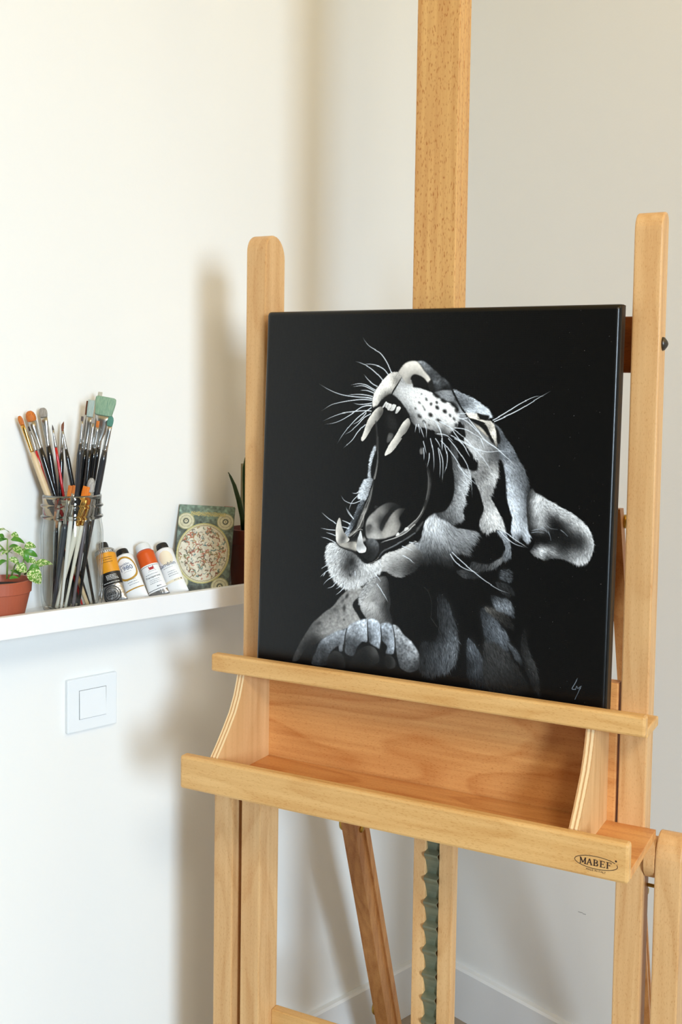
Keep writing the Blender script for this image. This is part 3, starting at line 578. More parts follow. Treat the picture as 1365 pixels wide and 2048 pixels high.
('F',[(285.4,172.8),(292.8,174.6),(296,186.7),(295.8,195.9),(303.9,202.7),(315,205.2),(314.2,213.4),(312.4,222.7),(310.5,230.9),(307.5,239.2),(307.9,249.4),(304.8,255.7),(306.8,263.8),(302.1,270.2),(291.1,275),(286.4,270.2),(273.9,266.9),(269.2,263.1),(280.4,259.3),(286.8,251.7),(291.5,242.2),(293.2,229.8),(292.1,215.5),(290.1,205.4),(287.8,190.1)],[(290.7,178.7,62),(291.5,199.2,92),(302.9,206.8,135),(303.3,217,162),(300.5,229.4,168),(298.8,243.8,152),(290.2,253.5,118),(301.7,262,135),(282.7,262.2,92),(288.6,269,82),(308.1,227,178),(294.5,219.5,90),(292.8,231.9,100)],[(297.2,202,2.4,4.5),(305.8,223,4.5,2.8),(304.3,242.5,4.5,2.3),(293.8,258.4,1.9,4.7),(302.9,264,2.9,3.9),(290.8,181.8,0.8,5)],5,1,0.3,0.4,1.2),
('F',[(304.6,163.9),(327.6,163.2),(340.8,167.8),(348.6,174.6),(348.4,182.6),(349.8,190.6),(350.6,210.7),(347.2,220.9),(343.9,234.1),(341.3,235.3),(344.8,242.2),(353.9,255.7),(360.9,268.3),(363.5,280.6),(359.8,281.4),(352.6,276.9),(343.1,280.6),(338.8,282.9),(331,277.4),(329.5,267.4),(334.4,254.9),(333,245.9),(325.8,228.1),(319.8,216.2),(314.5,206.3),(322.7,204.9),(323.3,192.7),(317.5,183.8),(307.2,175.1)],[(314.8,171.7,170),(329.1,173.3,152),(342.1,174.8,112),(326.4,188.5,150),(326.9,200.7,140),(342.4,208,175),(341.7,218.1,168),(333.7,207.4,112),(329.6,213.7,122),(341,228.2,130),(330,225.8,152),(337.3,243.6,152),(344.5,261.3,208),(353.4,268.8,195),(338.3,269.8,165),(334.2,276.2,140),(359,274.4,185),(345.9,187.7,80),(320.6,209.1,125),(336.6,253.8,165)],[(312.6,171.8,2.9,4.2),(329.6,185.4,3.4,3.9),(342.4,208,4.1,3.1),(330,225.8,2.9,4.1),(343,225.1,2.8,4.1),(339.5,245.5,2.6,4.3),(348.9,263.1,2.3,4.3),(336.3,274,-0.3,5),(359,275.4,2.8,4)],5.5,1,0.27,0.2,1.2),
('F',[(352.4,278.8),(363.3,281),(370.7,293.5),(372.4,309.4),(364.6,315),(361.7,309.2),(365.1,300.9),(362.7,293.1),(358.1,285.4)],[(359,282.3,135),(368.1,296.7,128),(366.6,310.9,90),(363.6,289,120)],[(363.6,291,3.3,3.7),(367.5,306.8,0.2,5)],5,1,0.4,0.7,1),
('F',[(363.3,310.1),(361.5,317.3),(354.2,323.9),(343.6,327.4),(330.6,330.5),(319.6,328.9),(321.5,320.6),(332.5,321.7),(343.3,321.8),(353.9,315.9)],[(357.2,317.6,100),(343.5,324.9,62),(327.1,324.2,52),(362.4,312.2,110)],[(348.7,321.4,-1.4,4.6)],5,1,0.4,0.4,2),
('F',[(299.8,333.7),(317.4,330.1),(330.8,334.1),(328.8,339.3),(309,341.1)],[(306.6,336.2,52),(322.1,335.9,36)],[(311,335.8,4,2.7)],5,1,0.4,0.5,2.5),
('F',[(349.5,170.5),(353.5,163.4),(360,165.2),(368.9,173.8),(373.5,183.6),(383.5,197.1),(389.3,209.8),(392.9,222.5),(394.4,232.3),(392.8,245.3),(391.2,258.3),(393.7,270.1),(396.3,281.8),(394.6,290.8),(388.1,287.3),(384.7,280.6),(379.8,289),(373.1,282.4),(371.6,271.6),(372.2,259.5),(365.2,242),(363.5,226),(361.9,212.1),(359.2,199.2),(353.3,185.4),(350.9,177.5)],[(358.2,174.2,112),(356.6,187.3,122),(363.4,197,152),(372.7,189.7,112),(373.3,205.6,122),(366.4,219.9,170),(381.9,208.2,104),(369.1,233.7,188),(382.6,227,122),(391,226.6,52),(375.9,243.3,195),(388.5,242.6,110),(378.5,256.1,185),(380,269,195),(377.1,276.2,200),(391,280.2,185),(383.7,282.7,90),(390.1,258.4,110),(388.6,218.8,80)],[(356.1,174.3,2.8,4.1),(362.4,199.1,2.8,4.1),(366.6,223.9,3.3,3.8),(378.1,248.2,3,4),(379.1,273.1,0.7,4.9),(391,280.2,2.5,4.3),(384.1,213,2.8,4.1)],5.5,1,0.27,0.7,1.2),
('F',[(340.9,144.5),(351.7,151.2),(358.2,160.8),(366.5,172),(374.7,183.1),(374.1,188.4),(353.2,189.3),(350.2,179.9),(352.4,169.2),(351.1,159.4)],[(349,149.6,100),(357.4,163.3,82),(364.9,175.3,122),(356.3,179.7,112),(352.6,174.1,90),(372.2,184.8,90)],[(355.5,159.2,3.3,3.9)],4.5,1,0.3,0.8,1),
('F',[(292.1,137.8),(310.4,142.4),(325.1,150.3),(334.4,159.9),(341.8,167.9),(347.3,174.3),(351.2,184),(348,190.3),(321.3,191.4),(315.7,184.6),(308,172.4),(305.7,160.8),(301.6,148.4)],[(307.1,148.3,140),(312.8,156.4,130),(313.2,167.2,165),(325.8,168.4,150),(336.7,174.7,132),(322.7,181,172),(299.6,142.6,120),(320,157,120),(344.1,181,90),(330.1,188.2,140)],[(310.8,152.3,3.4,3.9),(325.1,172.6,3.4,3.9)],5,1,0.22,0.3,1.2),
('S',[(310.3,139.5),(324.8,142.4),(332.9,145.5),(337.7,153.6),(343.4,164.6),(347.7,173.1),(341.8,169.1),(337.1,161.9),(333.3,155.4),(325.1,149.8),(315.9,144.3)],[(328.6,147.7,22)],0.7,0.02,0),
('S',[(314.1,144.3),(325.1,150.7),(333.4,157.9),(338.5,163.5),(333.5,160.9),(325.3,154.8)],[(325.2,152.8,190),(335.3,160.7,175),(316,145.5,120)],0.6,0.04,-1),
('F',[(304.6,132.9),(317.3,133.5),(321.4,134.6),(323.4,140.4),(333.7,142.2),(339.9,142.8),(343.2,147.3),(346.6,156.2),(349,167.7),(347.3,172.7),(343.4,164.6),(337.8,155.7),(333.9,148.4),(324.8,143.2),(314.9,140.2),(310.3,139.5)],[(310.2,135.7,225),(319.3,138.8,212),(332.9,145.1,180),(341.2,153.9,205),(345.1,162.9,195),(347.2,170.2,140),(337.6,151.6,160)],[(314.7,137.3,5,1.6),(337.5,149.1,3.9,3.4),(345.1,163.7,1.8,4.4)],3,1,0.15,-0.5,0.8),
('S',[(345,148.9),(350.1,154.5),(353.6,167.5),(350.3,171.7),(348.1,166.1),(347.7,157.8)],[(349.5,161.9,22)],1.2,0.02,0),
('F',[(286.2,103.6),(294.6,106.9),(305.6,111.7),(320.3,118.1),(333.1,126.9),(336.8,131),(339.2,136.7),(332.7,138.9),(324.5,134.6),(318.1,132.2),(306.4,132.5),(302.8,130.9),(296.1,121.9),(291.1,112.8)],[(292.8,108.5,135),(300.3,115.1,118),(297.8,120.2,85),(311.2,116.6,155),(318.7,123.9,195),(309.9,127.4,165),(329.7,130.3,208),(306.4,131.2,195),(304.2,120.9,100),(313.2,122.4,150)],[(295.7,112.7,4.8,2.5),(314.1,121.5,5,1.7),(332.3,130.3,4.4,2.4)],5,1,0.28,0.7,0.7),
('S',[(321.4,134.6),(330.8,135.7),(337.5,136.7),(335.4,140.9),(327.4,140.7),(323.3,138.7)],[(328.2,138.2,24)],1,0.02,0),
('F',[(259.6,107.3),(272.5,104.2),(282.5,103.2),(286.6,112.8),(294.3,122.7),(302.9,135.1),(306.7,139.5),(298.8,144.3),(293.9,136.1),(294.5,127.7),(282.3,119.6),(268.3,114.8)],[(277.2,107.9,145),(284.8,114.5,122),(299.2,131.8,155),(289.6,120.3,95),(268.1,110.6,120),(296.7,139.4,110),(281.7,105.4,110)],[(277.3,109.6,4.8,2),(296.4,131.9,3.5,4)],4,1,0.18,0.5,1.2),
('S',[(234.5,68.7),(243,68.1),(252.6,74),(264.1,83),(273.6,91.3),(271.8,88.3),(281.4,96.6),(284.9,104.5),(272.5,105.1),(259.6,108.3),(259.5,108.3),(253.7,102.9),(256.4,94.4),(253.2,89.4),(245.3,80.1),(240.4,73.4)],[(242.1,70,135),(251.8,77.6,108),(261.4,86,78),(261.7,94.4,105),(270.9,92.6,62),(262.1,104.5,42),(274.1,101.8,34),(256.8,87.7,70),(257.2,97.8,60),(266.6,99.4,80),(276.8,97.9,62),(281.6,102.8,40),(263.3,105.6,44),(273.9,92.9,80)],0.8,0.14,0.6),
('F',[(213.4,88.8),(226.9,93),(229.2,101.1),(238.7,102.7),(255.8,108),(260.6,111.7),(269.1,116.6),(282.3,121.3),(289.9,127.8),(294.8,136.1),(292.6,148.7),(289.1,152.9),(285.6,157.2),(279.4,162.5),(270.1,162.3),(261.7,159.6),(268.9,160),(257.6,155.3),(245.3,152.6),(235.8,151.2),(229,145.4),(225.8,137.8),(220.8,130.7),(214.7,122.2),(206.8,115.5),(198.9,112.2),(206.2,100.1)],[(209.9,96.6,172),(206.5,106.9,168),(219.6,99.9,188),(225.8,111.8,210),(239,111.6,238),(253.2,113.1,240),(239.7,128.6,232),(262.9,124.7,240),(249.4,136.8,225),(215.5,117.1,172),(224.5,128.9,150),(229.7,139.9,100),(238.5,147.3,140),(249.7,143.6,190),(268.2,140.6,200),(264.1,153.4,135),(277.2,134.5,228),(280.8,157.1,140),(221.3,94.8,150),(273.3,124.8,235),(282.7,131.3,230),(286.9,143.8,222),(269.4,145.1,190),(276.2,153.3,128),(279.2,159.9,78),(283.5,150.6,178),(290.8,149.6,150)],[(210.2,103.4,3,3.6),(229.9,120.2,3.6,4.1),(230.7,141.5,3,4.3),(248.8,119.9,4.1,3.5),(259.1,145.1,4.1,3.5),(273.4,128.2,4.6,2.7),(279,153.2,4.5,1.9)],4,1.1,0.13,0.2,0.9),
('S',[(207.4,82.9),(212.9,75.2),(220.3,69.6),(227.9,68),(234.1,68.7),(239.4,73.2),(245.3,80.8),(252.2,87.7),(254.9,92.8),(253.4,96.3),(249.7,96.3),(245.8,91.1),(238.1,87.1),(231.4,85.5),(226.8,88.7),(226.1,94.7),(227.1,98.1),(219.5,96.5),(213.5,89.7),(209.7,92.3),(206,94.9),(205.7,88)],[(218.5,72.6,218),(228,71.7,226),(237.7,76.8,216),(249.5,90.3,210),(252.9,93.6,228),(236.1,85.3,165),(219,84.5,195),(211.5,88.9,178),(205.9,92.3,150),(225,92.2,140),(217.4,93.1,180),(228.5,83.6,180)],0.7,0.02,-0.4),
('F',[(202.6,82.1),(207.9,82.9),(209.5,86.3),(213.4,88.8),(208,96.6),(200.7,107),(198,112.6),(191.3,114.5),(183.7,119.8),(178.1,126.8),(173.2,127.8),(171.9,117.8),(175.4,107.3),(182.8,96.9),(190.3,89),(196.9,83.8)],[(185.9,100.3,230),(195.3,92.4,220),(179.4,110.7,225),(175.9,121.2,205),(203.8,88.1,160),(192.9,107.1,150),(200.3,96.7,195),(194.1,112.2,88),(205.9,93.2,135),(208.6,87.2,165),(185.5,115.8,120),(200.5,102.7,170),(190.7,100.2,220)],[(185.8,99.4,-2.8,3.7),(177.7,116.8,-1.6,5),(195.9,107.9,-0.4,5.2),(199.9,86.4,-3.4,2.1)],3,1,0.1,-0.3,0.8),
('L',[(207.9,83.3),(204.3,88.9),(202.1,94.9),(199.4,100.1)],0.7,0.5,120,0.7,-1),
('L',[(213.4,88.8),(209.8,94.9),(205.7,100.9),(201.6,107),(199,112.6)],0.6,2,26,0.95,0),
('S',[(251.1,96.6),(255.2,92.8),(258.6,96.1),(259.8,102.8),(258.5,107.5),(254.8,106.3),(251.8,102.1)],[(255.4,99.5,36)],1.6,0.05,0),
('S',[(227.9,89.6),(231.4,86.3),(238.1,87),(243.8,90.3),(248.7,94.5),(252.6,97.8),(248.9,100.8),(241.4,100.7),(233.8,99.4),(228,96)],[(238.4,94.6,18)],1.2,0.02,0),
('S',[(197.9,111.3),(191.3,114.5),(183.7,119.8),(179.1,126.3),(171.8,130.4),(171,133.9),(185.1,129.7),(191.5,120.9),(207.1,123.2),(215,129.1),(215.2,134.2),(226.9,140.8),(225.3,137.4),(220.8,131.1),(214.8,123.1),(206.8,115.9)],[(201.1,117.3,18)],1.2,0.02,0),
('O',242.3,110.7,1.26,0.87,45,40),
('O',249.6,117.3,2.69,1.31,50,34),
('O',256.8,123.2,2.15,2.26,0,38),
('O',264.2,121.3,1.97,1.39,40,38),
('O',265.4,128,3.05,1.91,40,36),
('O',239.9,121.8,2.33,1.13,45,40),
('O',245.8,127.6,3.59,0.78,55,60),
('O',247.8,130.9,1.61,0.87,55,36),
('O',234.5,129.5,1.43,1.57,0,48),
('O',240.6,139.2,3.77,1.91,40,42),
('O',256.4,137.5,3.59,2.26,30,36),
('O',276.2,132,3.05,2.26,20,38),
('O',247.4,146.2,3.05,1.74,40,40),
('O',267.9,144,4.12,1.57,25,44),
('O',263.4,112.5,5.2,1.91,35,34),
('O',273.8,118.6,4.48,1.91,25,38),
('O',234.4,115.5,1.26,0.7,45,130),
('O',254.6,150.7,1.97,1.22,50,60),
('O',264.3,120.6,1.97,1.22,40,44),
('O',265.1,127.5,2.87,2.26,35,36),
('O',276.3,132.7,3.23,2.09,40,38),
('O',283.4,137.3,2.69,1.31,45,44),
('O',289.5,141.6,3.05,1.39,50,50),
('O',268,143.6,3.23,1.31,30,46),
('O',263.5,112.5,5.38,2.44,30,36),
('O',274.4,118.9,4.66,2.09,25,36),
('O',287.4,123.3,5.92,2.96,35,28),
('O',292.7,130.3,3.05,4.53,-10,32),
('O',257,136.9,2.33,1.57,40,44),
('O',292.6,149.9,2.69,1.74,70,46),
('O',301.4,155.1,2.51,7.4,8,28),
('O',278.9,150.3,2.15,0.87,30,90),
('L',[(281.4,96.6),(285.4,105.3),(291.2,115.3),(297.1,124.3),(304.7,135),(309.4,139.9),(319.4,142.3),(331.2,146)],2.2,1.6,20,0.95,0),
('L',[(309.4,139.9),(312.8,144.8)],1.6,0.6,26,0.9,0),
('S',[(193.6,136.1),(204,139.3),(209.6,151.8),(207.3,158.7),(197,157.9),(192.7,146.5)],[(200.5,147.4,34)],4,0.1,0),
('S',[(185.5,129),(190.6,121.6),(192.7,122.2),(189.4,127.9),(186.5,130.2)],[(185.5,129,200),(192.7,122.2,228)],0.3,0.03,0),
('L',[(190.6,121.6),(185.5,129)],0.35,0.45,70,0.75,0),
('S',[(190.3,128),(191.6,122.5),(195.7,123.4),(194.8,128.8),(192.9,130.1)],[(190.3,128,200),(195.7,123.4,228)],0.3,0.03,0),
('L',[(191.6,122.5),(190.3,128)],0.35,0.45,70,0.75,0),
('S',[(193.3,129.7),(195.5,123.7),(199.6,124.9),(198.4,132),(194.9,132.7)],[(193.3,129.7,200),(199.6,124.9,228)],0.3,0.03,0),
('L',[(195.5,123.7),(193.3,129.7)],0.35,0.45,70,0.75,0),
('S',[(197.3,132.2),(200.4,124.9),(206.4,125.6),(203.6,132.1),(199.8,133.5)],[(197.3,132.2,200),(206.4,125.6,228)],0.3,0.03,0),
('L',[(200.4,124.9),(197.3,132.2)],0.35,0.45,70,0.75,0),
('S',[(205.4,135.4),(207.3,128.4),(211.3,127.3),(213.5,129.8),(208.6,136.2),(206.2,136.8)],[(205.4,135.4,200),(211.3,127.3,228)],0.3,0.03,0),
('L',[(207.3,128.4),(205.4,135.4)],0.35,0.45,70,0.75,0),
('S',[(182.9,128.1),(177.8,130.5),(170.2,138.7),(165.2,146),(160.4,158.9),(156.6,169.5),(156.8,173.6),(158.8,174.2),(163.5,169.3),(173.4,153.9),(180.9,145.6),(187.4,136.2),(187.1,129.9)],[(170.3,141.3,218),(163.1,158.9,205),(158.3,171.8,222),(183.2,136.3,100),(175.8,148.1,150),(177.8,133,195),(169.6,156.3,150),(165.3,148.3,215)],0.5,0.03,-0.4),
('S',[(223.6,142.1),(217.2,148.1),(209.9,159.8),(201.5,172.7),(202.8,169.3),(194.7,184),(192.1,190.3),(193.8,192.1),(201.3,187.6),(209.6,178.7),(216.7,168.9),(215.4,167.6),(223.9,158.2),(227.7,150.1),(226.8,144.5)],[(219.8,149.2,218),(210.3,167.8,200),(225.1,154.8,110),(217.7,161.8,150),(223.4,145.7,190),(197,185.8,218),(205.1,174,205),(211.5,172.8,165)],0.5,0.03,-0.4),
('S',[(197.2,162.2),(202.3,162.1),(204,165.7),(198.9,173.9),(195.1,175.4),(194.7,170.6)],[(198.7,167,100),(199.8,163.5,80),(196.3,172.8,90)],0.8,0.04,0),
('S',[(242.3,182.2),(245,179.4),(247.5,183.9),(247.1,187.9),(243.3,188)],[(244.7,184.9,115)],0.7,0.04,0),
('S',[(167.2,289.7),(168,280.9),(172.1,272.9),(180.5,264.6),(189,258.3),(197.5,253.9),(206,252.7),(213.6,254.9),(219.1,257.9),(210.8,265.6),(202.7,276.6),(198.8,289.4),(199.2,299.4),(190.7,302),(173.3,303.3),(168.5,299.3)],[(171.2,278.7,165),(176.4,270.6,150),(187,264.6,128),(197.6,257.3,80),(207.2,255.2,46),(213.7,257.7,30),(193.6,266.6,110),(185.3,275.9,96),(191.1,284.1,50),(198.2,273.1,42),(204.3,265,36),(172.6,287.3,92),(170.6,292.3,100),(181.3,283.9,150),(178.5,296.6,178),(190.5,297.7,160),(194.6,290.6,90),(169.2,284.7,150),(180.8,272.3,140)],1.2,0.03,-0.1),
('S',[(225.5,259.4),(214.9,260.3),(207.6,264.8),(200.9,273.9),(195.4,284.8),(191.4,293.8),(194.9,300.4),(211.9,295),(216.8,288.6),(219.3,280.3),(217,272.8),(220.4,265.9)],[(202.7,277.6,150),(208.8,268.6,140),(216,262.4,90),(223.4,260.5,40),(214.7,283.5,140),(198.8,287.5,160),(196.9,295.3,172),(207.5,291.6,165),(217.6,275.6,84),(219.4,267.9,46),(205.1,284.1,168),(212.2,273.1,130),(195.4,284.8,120)],1.4,0.03,-0.3),
('S',[(207.8,257.6),(199,266.3),(191.9,277.3),(188.4,286.7),(191.9,291),(194.3,284.9),(199.3,274.9),(206.5,265.4),(214.8,259.6)],[(194.2,280.1,34),(204.3,265,30),(191.2,288,48)],1.6,0.03,0.3),
('S',[(168.7,285.7),(174.7,283.8),(177,286.1),(173.3,290.7),(169.5,291.9)],[(172.6,287.3,84)],1.3,0.04,0),
('S',[(179.3,262.7),(180.2,257.8),(185.2,259.9)],[(182,260.6,52)],0.7,0.03,0),
('F',[(178.3,178.8),(179.5,182.6),(177.6,189.4),(174.7,199.2),(172.9,208.9),(173.3,220.5),(176.8,224.2),(173.8,233.1),(170.9,242.9),(165.8,252.9),(160.3,252.2),(155.5,248.6),(157.5,237.8),(163.6,224.9),(169,222.7),(169.7,211),(171.3,197.4),(174.2,186.7)],[(175.3,186.6,180),(171.6,204.2,190),(171,216.8,172),(162.8,232.7,195),(162.2,244.4,188),(174.4,206.9,110),(175.7,210.8,80),(170.7,238.1,140),(168.2,228.5,175),(172.4,224.4,160)],[(174.5,194.4,-5.3,1.8),(162.9,233.6,-5.4,0.8),(169.8,213.9,-6,0.8)],2.6,1,0.28,0.6,0.8),
('F',[(160.3,252.2),(164.7,252.9),(161.8,263.8),(155.7,275.9),(150.5,285.9),(145.2,294.1),(141.1,302.2),(137,297.6),(143.8,284.4),(150,273.3),(155.1,260.3)],[(159.4,258.1,88),(154.4,271.1,70),(149.3,283.1,60),(140.9,296.4,145),(152.9,262.4,112),(158.7,267.9,40),(146,285.3,100)],[(155.2,263.2,-3.5,3.9),(145,288.3,-3.5,4)],2.6,1,0.45,0.9,0.8),
('S',[(179.5,169.1),(181.8,169.1),(182.8,198.9),(181.2,213.4),(179.1,222.7),(176.9,222.8),(179.4,208.7),(180.8,194.1)],[(181,179.7,70),(182,203.7,95),(178.2,220.3,120)],0.5,0.05,0),
('S',[(176.5,148.1),(178.2,148),(180.6,164.1),(182.4,183.1),(178.8,183.3),(178.4,164.2)],[(179.1,164.2,58)],0.6,0.05,0),
('S',[(177.8,222.2),(176.7,235.8),(174,252.4),(170.1,263.3),(166,271.3),(163.6,280.2),(161.7,289.1),(157.4,292.3),(149.9,298.7),(143.3,302.9),(141.9,300.2),(152.9,289.7),(156.9,278.7),(161.9,265.7),(168,252.8),(173,239.9)],[(176.9,228.1,60),(174.1,239.8,70),(171.3,252.6,74),(164.2,267.5,150),(159.1,278.6,120),(161.6,285.2,70),(154,291.6,80),(145.5,300,140),(166.1,260.6,80),(157.2,286.5,110)],0.6,0.08,-0.2),
('L',[(175.8,228.1),(172.1,243.8),(166,257.7),(160.9,269.7)],1,0.5,26,0.85,0),
('L',[(175,234.9),(171.1,247.7),(165,260.7)],0.6,0.5,200,0.7,0),
('L',[(166.3,266.4),(162.3,277.4),(156.7,288.9),(149.8,296.7)],0.8,1,215,0.8,-0.3),
('L',[(176.5,232),(173.8,245.7),(169.4,259.5),(165.9,268.4)],0.6,0.7,185,0.8,0),
('L',[(143.8,301.6),(150.9,297.1),(156.3,292.9)],0.6,0.8,210,0.8,0),
('L',[(163.2,271.5),(164.1,280.2),(162.7,287.1)],0.8,0.8,190,0.5,-0.4),
('S',[(250.5,198.9),(253.6,200.1),(258.4,209.8),(260.5,223.8),(259.5,238.9),(255.9,252.3),(250.1,265),(241,277.9),(228.8,289.2),(216.4,298.2),(209.5,300.1),(224.4,286.6),(238.8,274.2),(247.7,261.3),(253.3,245.9),(255.4,231.6),(255.2,214.7),(253.3,205.3)],[(253.9,207.2,40),(257.2,224,70),(256.4,242.9,62),(253.5,250.6,48),(249.7,260.3,80),(242.8,270.2,76),(236.8,278.6,100),(226.6,287.9,120),(216.3,295.8,100),(257.9,216.4,50)],0.7,0.06,-0.1),
('L',[(251.6,255.4),(248.8,262.2),(240.8,273.1),(226.5,286),(216.2,294.8)],1,1.1,195,0.75,0),
('L',[(254.5,208.1),(257,220.2),(256.8,233.4),(254.4,245.8)],1.2,1.4,112,0.7,0),
('S',[(250.3,274.4),(252.4,275.2),(245.5,285.1),(235.3,294.4),(230.2,298.6),(225.9,298.4),(233.1,291.7),(243.3,282.4)],[(247.3,278.4,70),(237.3,290.5,105)],0.8,0.08,0),
('S',[(167.7,305.7),(175.3,302),(183,303.6),(188.8,308.9),(189.1,315.7),(185.9,323.6),(178.6,331.8),(169.8,329.8),(161.3,324.6),(168.3,321.2),(171.4,315.1)],[(171.1,306.4,75),(183.2,308.4,95),(175.8,316.7,42),(174,325.6,28),(185.8,319.8,52),(179.8,305.8,110),(178.5,329.1,40)],0.8,0.1,0.4),
('S',[(188.4,304.1),(191.8,306.8),(201.4,303.2),(214.1,298.4),(227.6,290.7),(239.9,279.9),(240.3,289.8),(222.8,302),(210.2,309.7),(197.6,315.5),(191.3,321.3),(188.9,315.7)],[(196.3,311.2,24),(222.7,299.7,24),(232.9,291.3,26)],0.8,0.03,0),
('L',[(191.2,306.3),(201.4,302.4),(214.1,297.6),(227.6,290),(239.3,279.6)],1.3,1.4,195,0.9,0),
('L',[(187.2,328.4),(191.3,321.5),(197.6,315.6),(210.2,309.4),(222.8,301.8),(239.8,290.3)],2.2,1.9,112,0.75,0.4),
('L',[(201.8,313.2),(210.2,308.7),(220.7,302.7)],1,1,150,0.6,0.4),
('L',[(168.8,334.9),(176.5,334.3),(184,329.8),(188.2,325.9)],0.8,0.7,135,0.9,-0.4),
('S',[(224.8,285.2),(229.5,283.7),(230.8,285.7),(224.9,288.8)],[(227.4,286,215)],0.4,0.02,0),
('S',[(213.9,292.7),(216.5,291),(217.9,294),(212.7,296.4)],[(215,293.5,220)],0.4,0.02,0),
('S',[(143.2,303.1),(152.9,295.6),(159.4,291.2),(161.7,292.5),(167.6,301.8),(167.7,305.7),(155.7,309.5),(146.8,308.2)],[(153.2,302.9,26),(163.1,300.2,40),(164.3,304,150)],0.6,0.03,0),
('L',[(143.7,302.1),(152.9,294.9),(158.9,291),(162.8,291.5)],1.2,1,165,0.9,-0.3),
('L',[(148.8,302.2),(153,297.5),(156.3,295.1)],0.7,0.6,150,0.7,0),
('S',[(124.1,309.9),(135.6,310.1),(145.6,308),(155.1,308.6),(156.3,316.3),(154.5,320.8),(144.9,318.6),(135.9,317.4),(128,315.1)],[(141.4,313.5,155),(133.5,313.1,170),(153.7,314.5,195),(146.8,310.2,130),(127.9,312.6,150),(151.6,318.6,150)],0.6,0.04,-0.6),
('S',[(126.5,278.1),(129.1,280.1),(131.4,288.8),(135.1,296.4),(139.8,301.9),(143.5,305.5),(141.2,308.8),(134.6,311.3),(126.7,311.7),(123.2,308),(122,295.3),(123.4,285.4)],[(125.9,290.1,205),(125.3,304.9,220),(129.4,294.8,185),(135.4,304.2,105),(130,308.5,130),(138.8,305.9,175),(127.2,281.2,190),(131.9,301.5,130)],0.45,0.03,-0.3),
('S',[(159.7,292.5),(161.9,297.4),(164.5,307.9),(166.8,311.6),(169.6,315.2),(168.5,320.4),(163.9,322.2),(158.4,322.2),(154.7,317.4),(155.6,307.6),(157.5,298.7)],[(159.9,302.4,210),(156.9,312.3,160),(160.5,319.9,222),(163.6,311.8,180),(167.6,316.9,228),(160.1,294.6,215)],0.45,0.03,0.2),
('L',[(124.4,311.9),(129.1,315.9),(138.2,319.2),(149.5,321.7),(158.6,326.8),(167.7,333.7),(173.2,334.6)],1,1.8,26,0.9,0),
('F',[(391.7,234.8),(397,223.7),(401.9,228.8),(409.6,232),(422.1,239.3),(436.2,245.6),(448.4,251.1),(459.7,258.3),(469.1,266.5),(473.9,275.8),(477.2,285.2),(476.7,295.8),(471.7,305),(463.6,311.1),(457.2,311),(445.2,308.2),(434,305.6),(422.8,306.3),(415.5,309.2),(405.9,306.8),(397.2,302.1),(399.9,297.4),(403.3,288.1),(395.4,278.8),(393,266.3),(391.3,248.4)],[(403.2,236,195),(412.8,241.7,172),(401.9,252.2,165),(427,246.2,178),(441,249.8,168),(436.7,256.3,150),(455.1,258.6,172),(450.9,266,138),(467.3,268.4,195),(473.2,278.5,168),(474.6,291.6,150),(468.7,303.5,165),(459.8,308.6,172),(447.8,306.1,115),(411.3,298.3,198),(405.7,300.5,150),(424.5,300.8,128),(420,305.6,70),(435.4,295.5,52),(452,296,86),(460.9,288.2,56),(462.3,279.3,70),(455.6,270.9,105),(446.3,266.3,100),(417.1,254.8,110),(424.7,258.8,50),(425,265.9,24),(435.1,263.5,52),(432.9,277.9,22),(419,280.7,18),(442.4,285.2,22),(440.1,272,40),(405,282.6,16),(410.1,268.8,140),(400.6,265.8,100),(393.6,257.2,50),(396.1,248.1,90),(395.5,234.6,70),(414.6,288.1,18),(400.7,292.8,24),(401,228,110),(413.1,249.7,160),(447.1,287.5,34)],[(403.3,238.7,-2.4,4.3),(402.1,256.7,1.7,4.3),(422.3,244.7,4.4,2.2),(445.9,255.7,4.1,2.6),(464.8,272.1,2.6,3.9),(451.6,284.5,3.6,3.1),(443.1,302,4.1,2.3),(411.3,299.2,4.4,1.9),(427.8,265.8,4.1,2.2),(470.2,296.3,-0.3,4.8),(459.7,304.2,1.2,4.7)],5,1.2,0.28,0.3,1),
('L',[(398.2,278.8),(406.7,277.2),(414.2,278)],1.2,0.5,180,0.75,0.8),
('L',[(399.1,276),(410.3,273.2),(417.9,275.6)],1.2,0.5,180,0.75,0.8),
('L',[(417.6,268.2),(423.3,271.6),(431.7,272.3)],1.2,0.5,150,0.75,0.8),
('L',[(419.8,275.4),(422.8,281.3),(424.1,285.8)],1.2,0.5,180,0.75,0.8),
('L',[(410.2,270.5),(415.9,272.8),(418.9,277.1)],1.2,0.5,180,0.75,0.8),
('L',[(435.4,272.4),(440.2,275.6),(445,279.7)],1.2,0.5,180,0.75,0.8),
('L',[(153.7,36.4),(158.6,44),(165.4,49.8),(178.8,56.8),(186.9,64.9),(193.8,75.2),(198,83.2)],0.35,1.25,228,0.95,0.5),
('L',[(143,68.6),(154.4,71.9),(166.5,77.6),(178.7,86.8),(186.1,94.2)],0.35,1.25,228,0.95,0.5),
('L',[(155.2,73.6),(162.4,72.4),(175.6,74.1),(186.2,78.7),(193.6,86.1)],0.35,1.25,228,0.95,0.5),
('L',[(156.9,85.8),(163.2,92.7),(171.3,98.4),(177.3,101.2)],0.35,1.25,228,0.95,0.5),
('L',[(136.9,100),(150.1,98.1),(160.8,99.7),(170.2,104.2),(175.5,106.5)],0.35,1.25,228,0.95,0.5),
('L',[(140.3,102.2),(155.6,100.9),(166.2,104.3),(174.3,108.2)],0.35,1.25,228,0.95,0.5),
('L',[(151.8,107.1),(162.4,107.2),(173.1,110.5)],0.35,1.25,228,0.95,0.5),
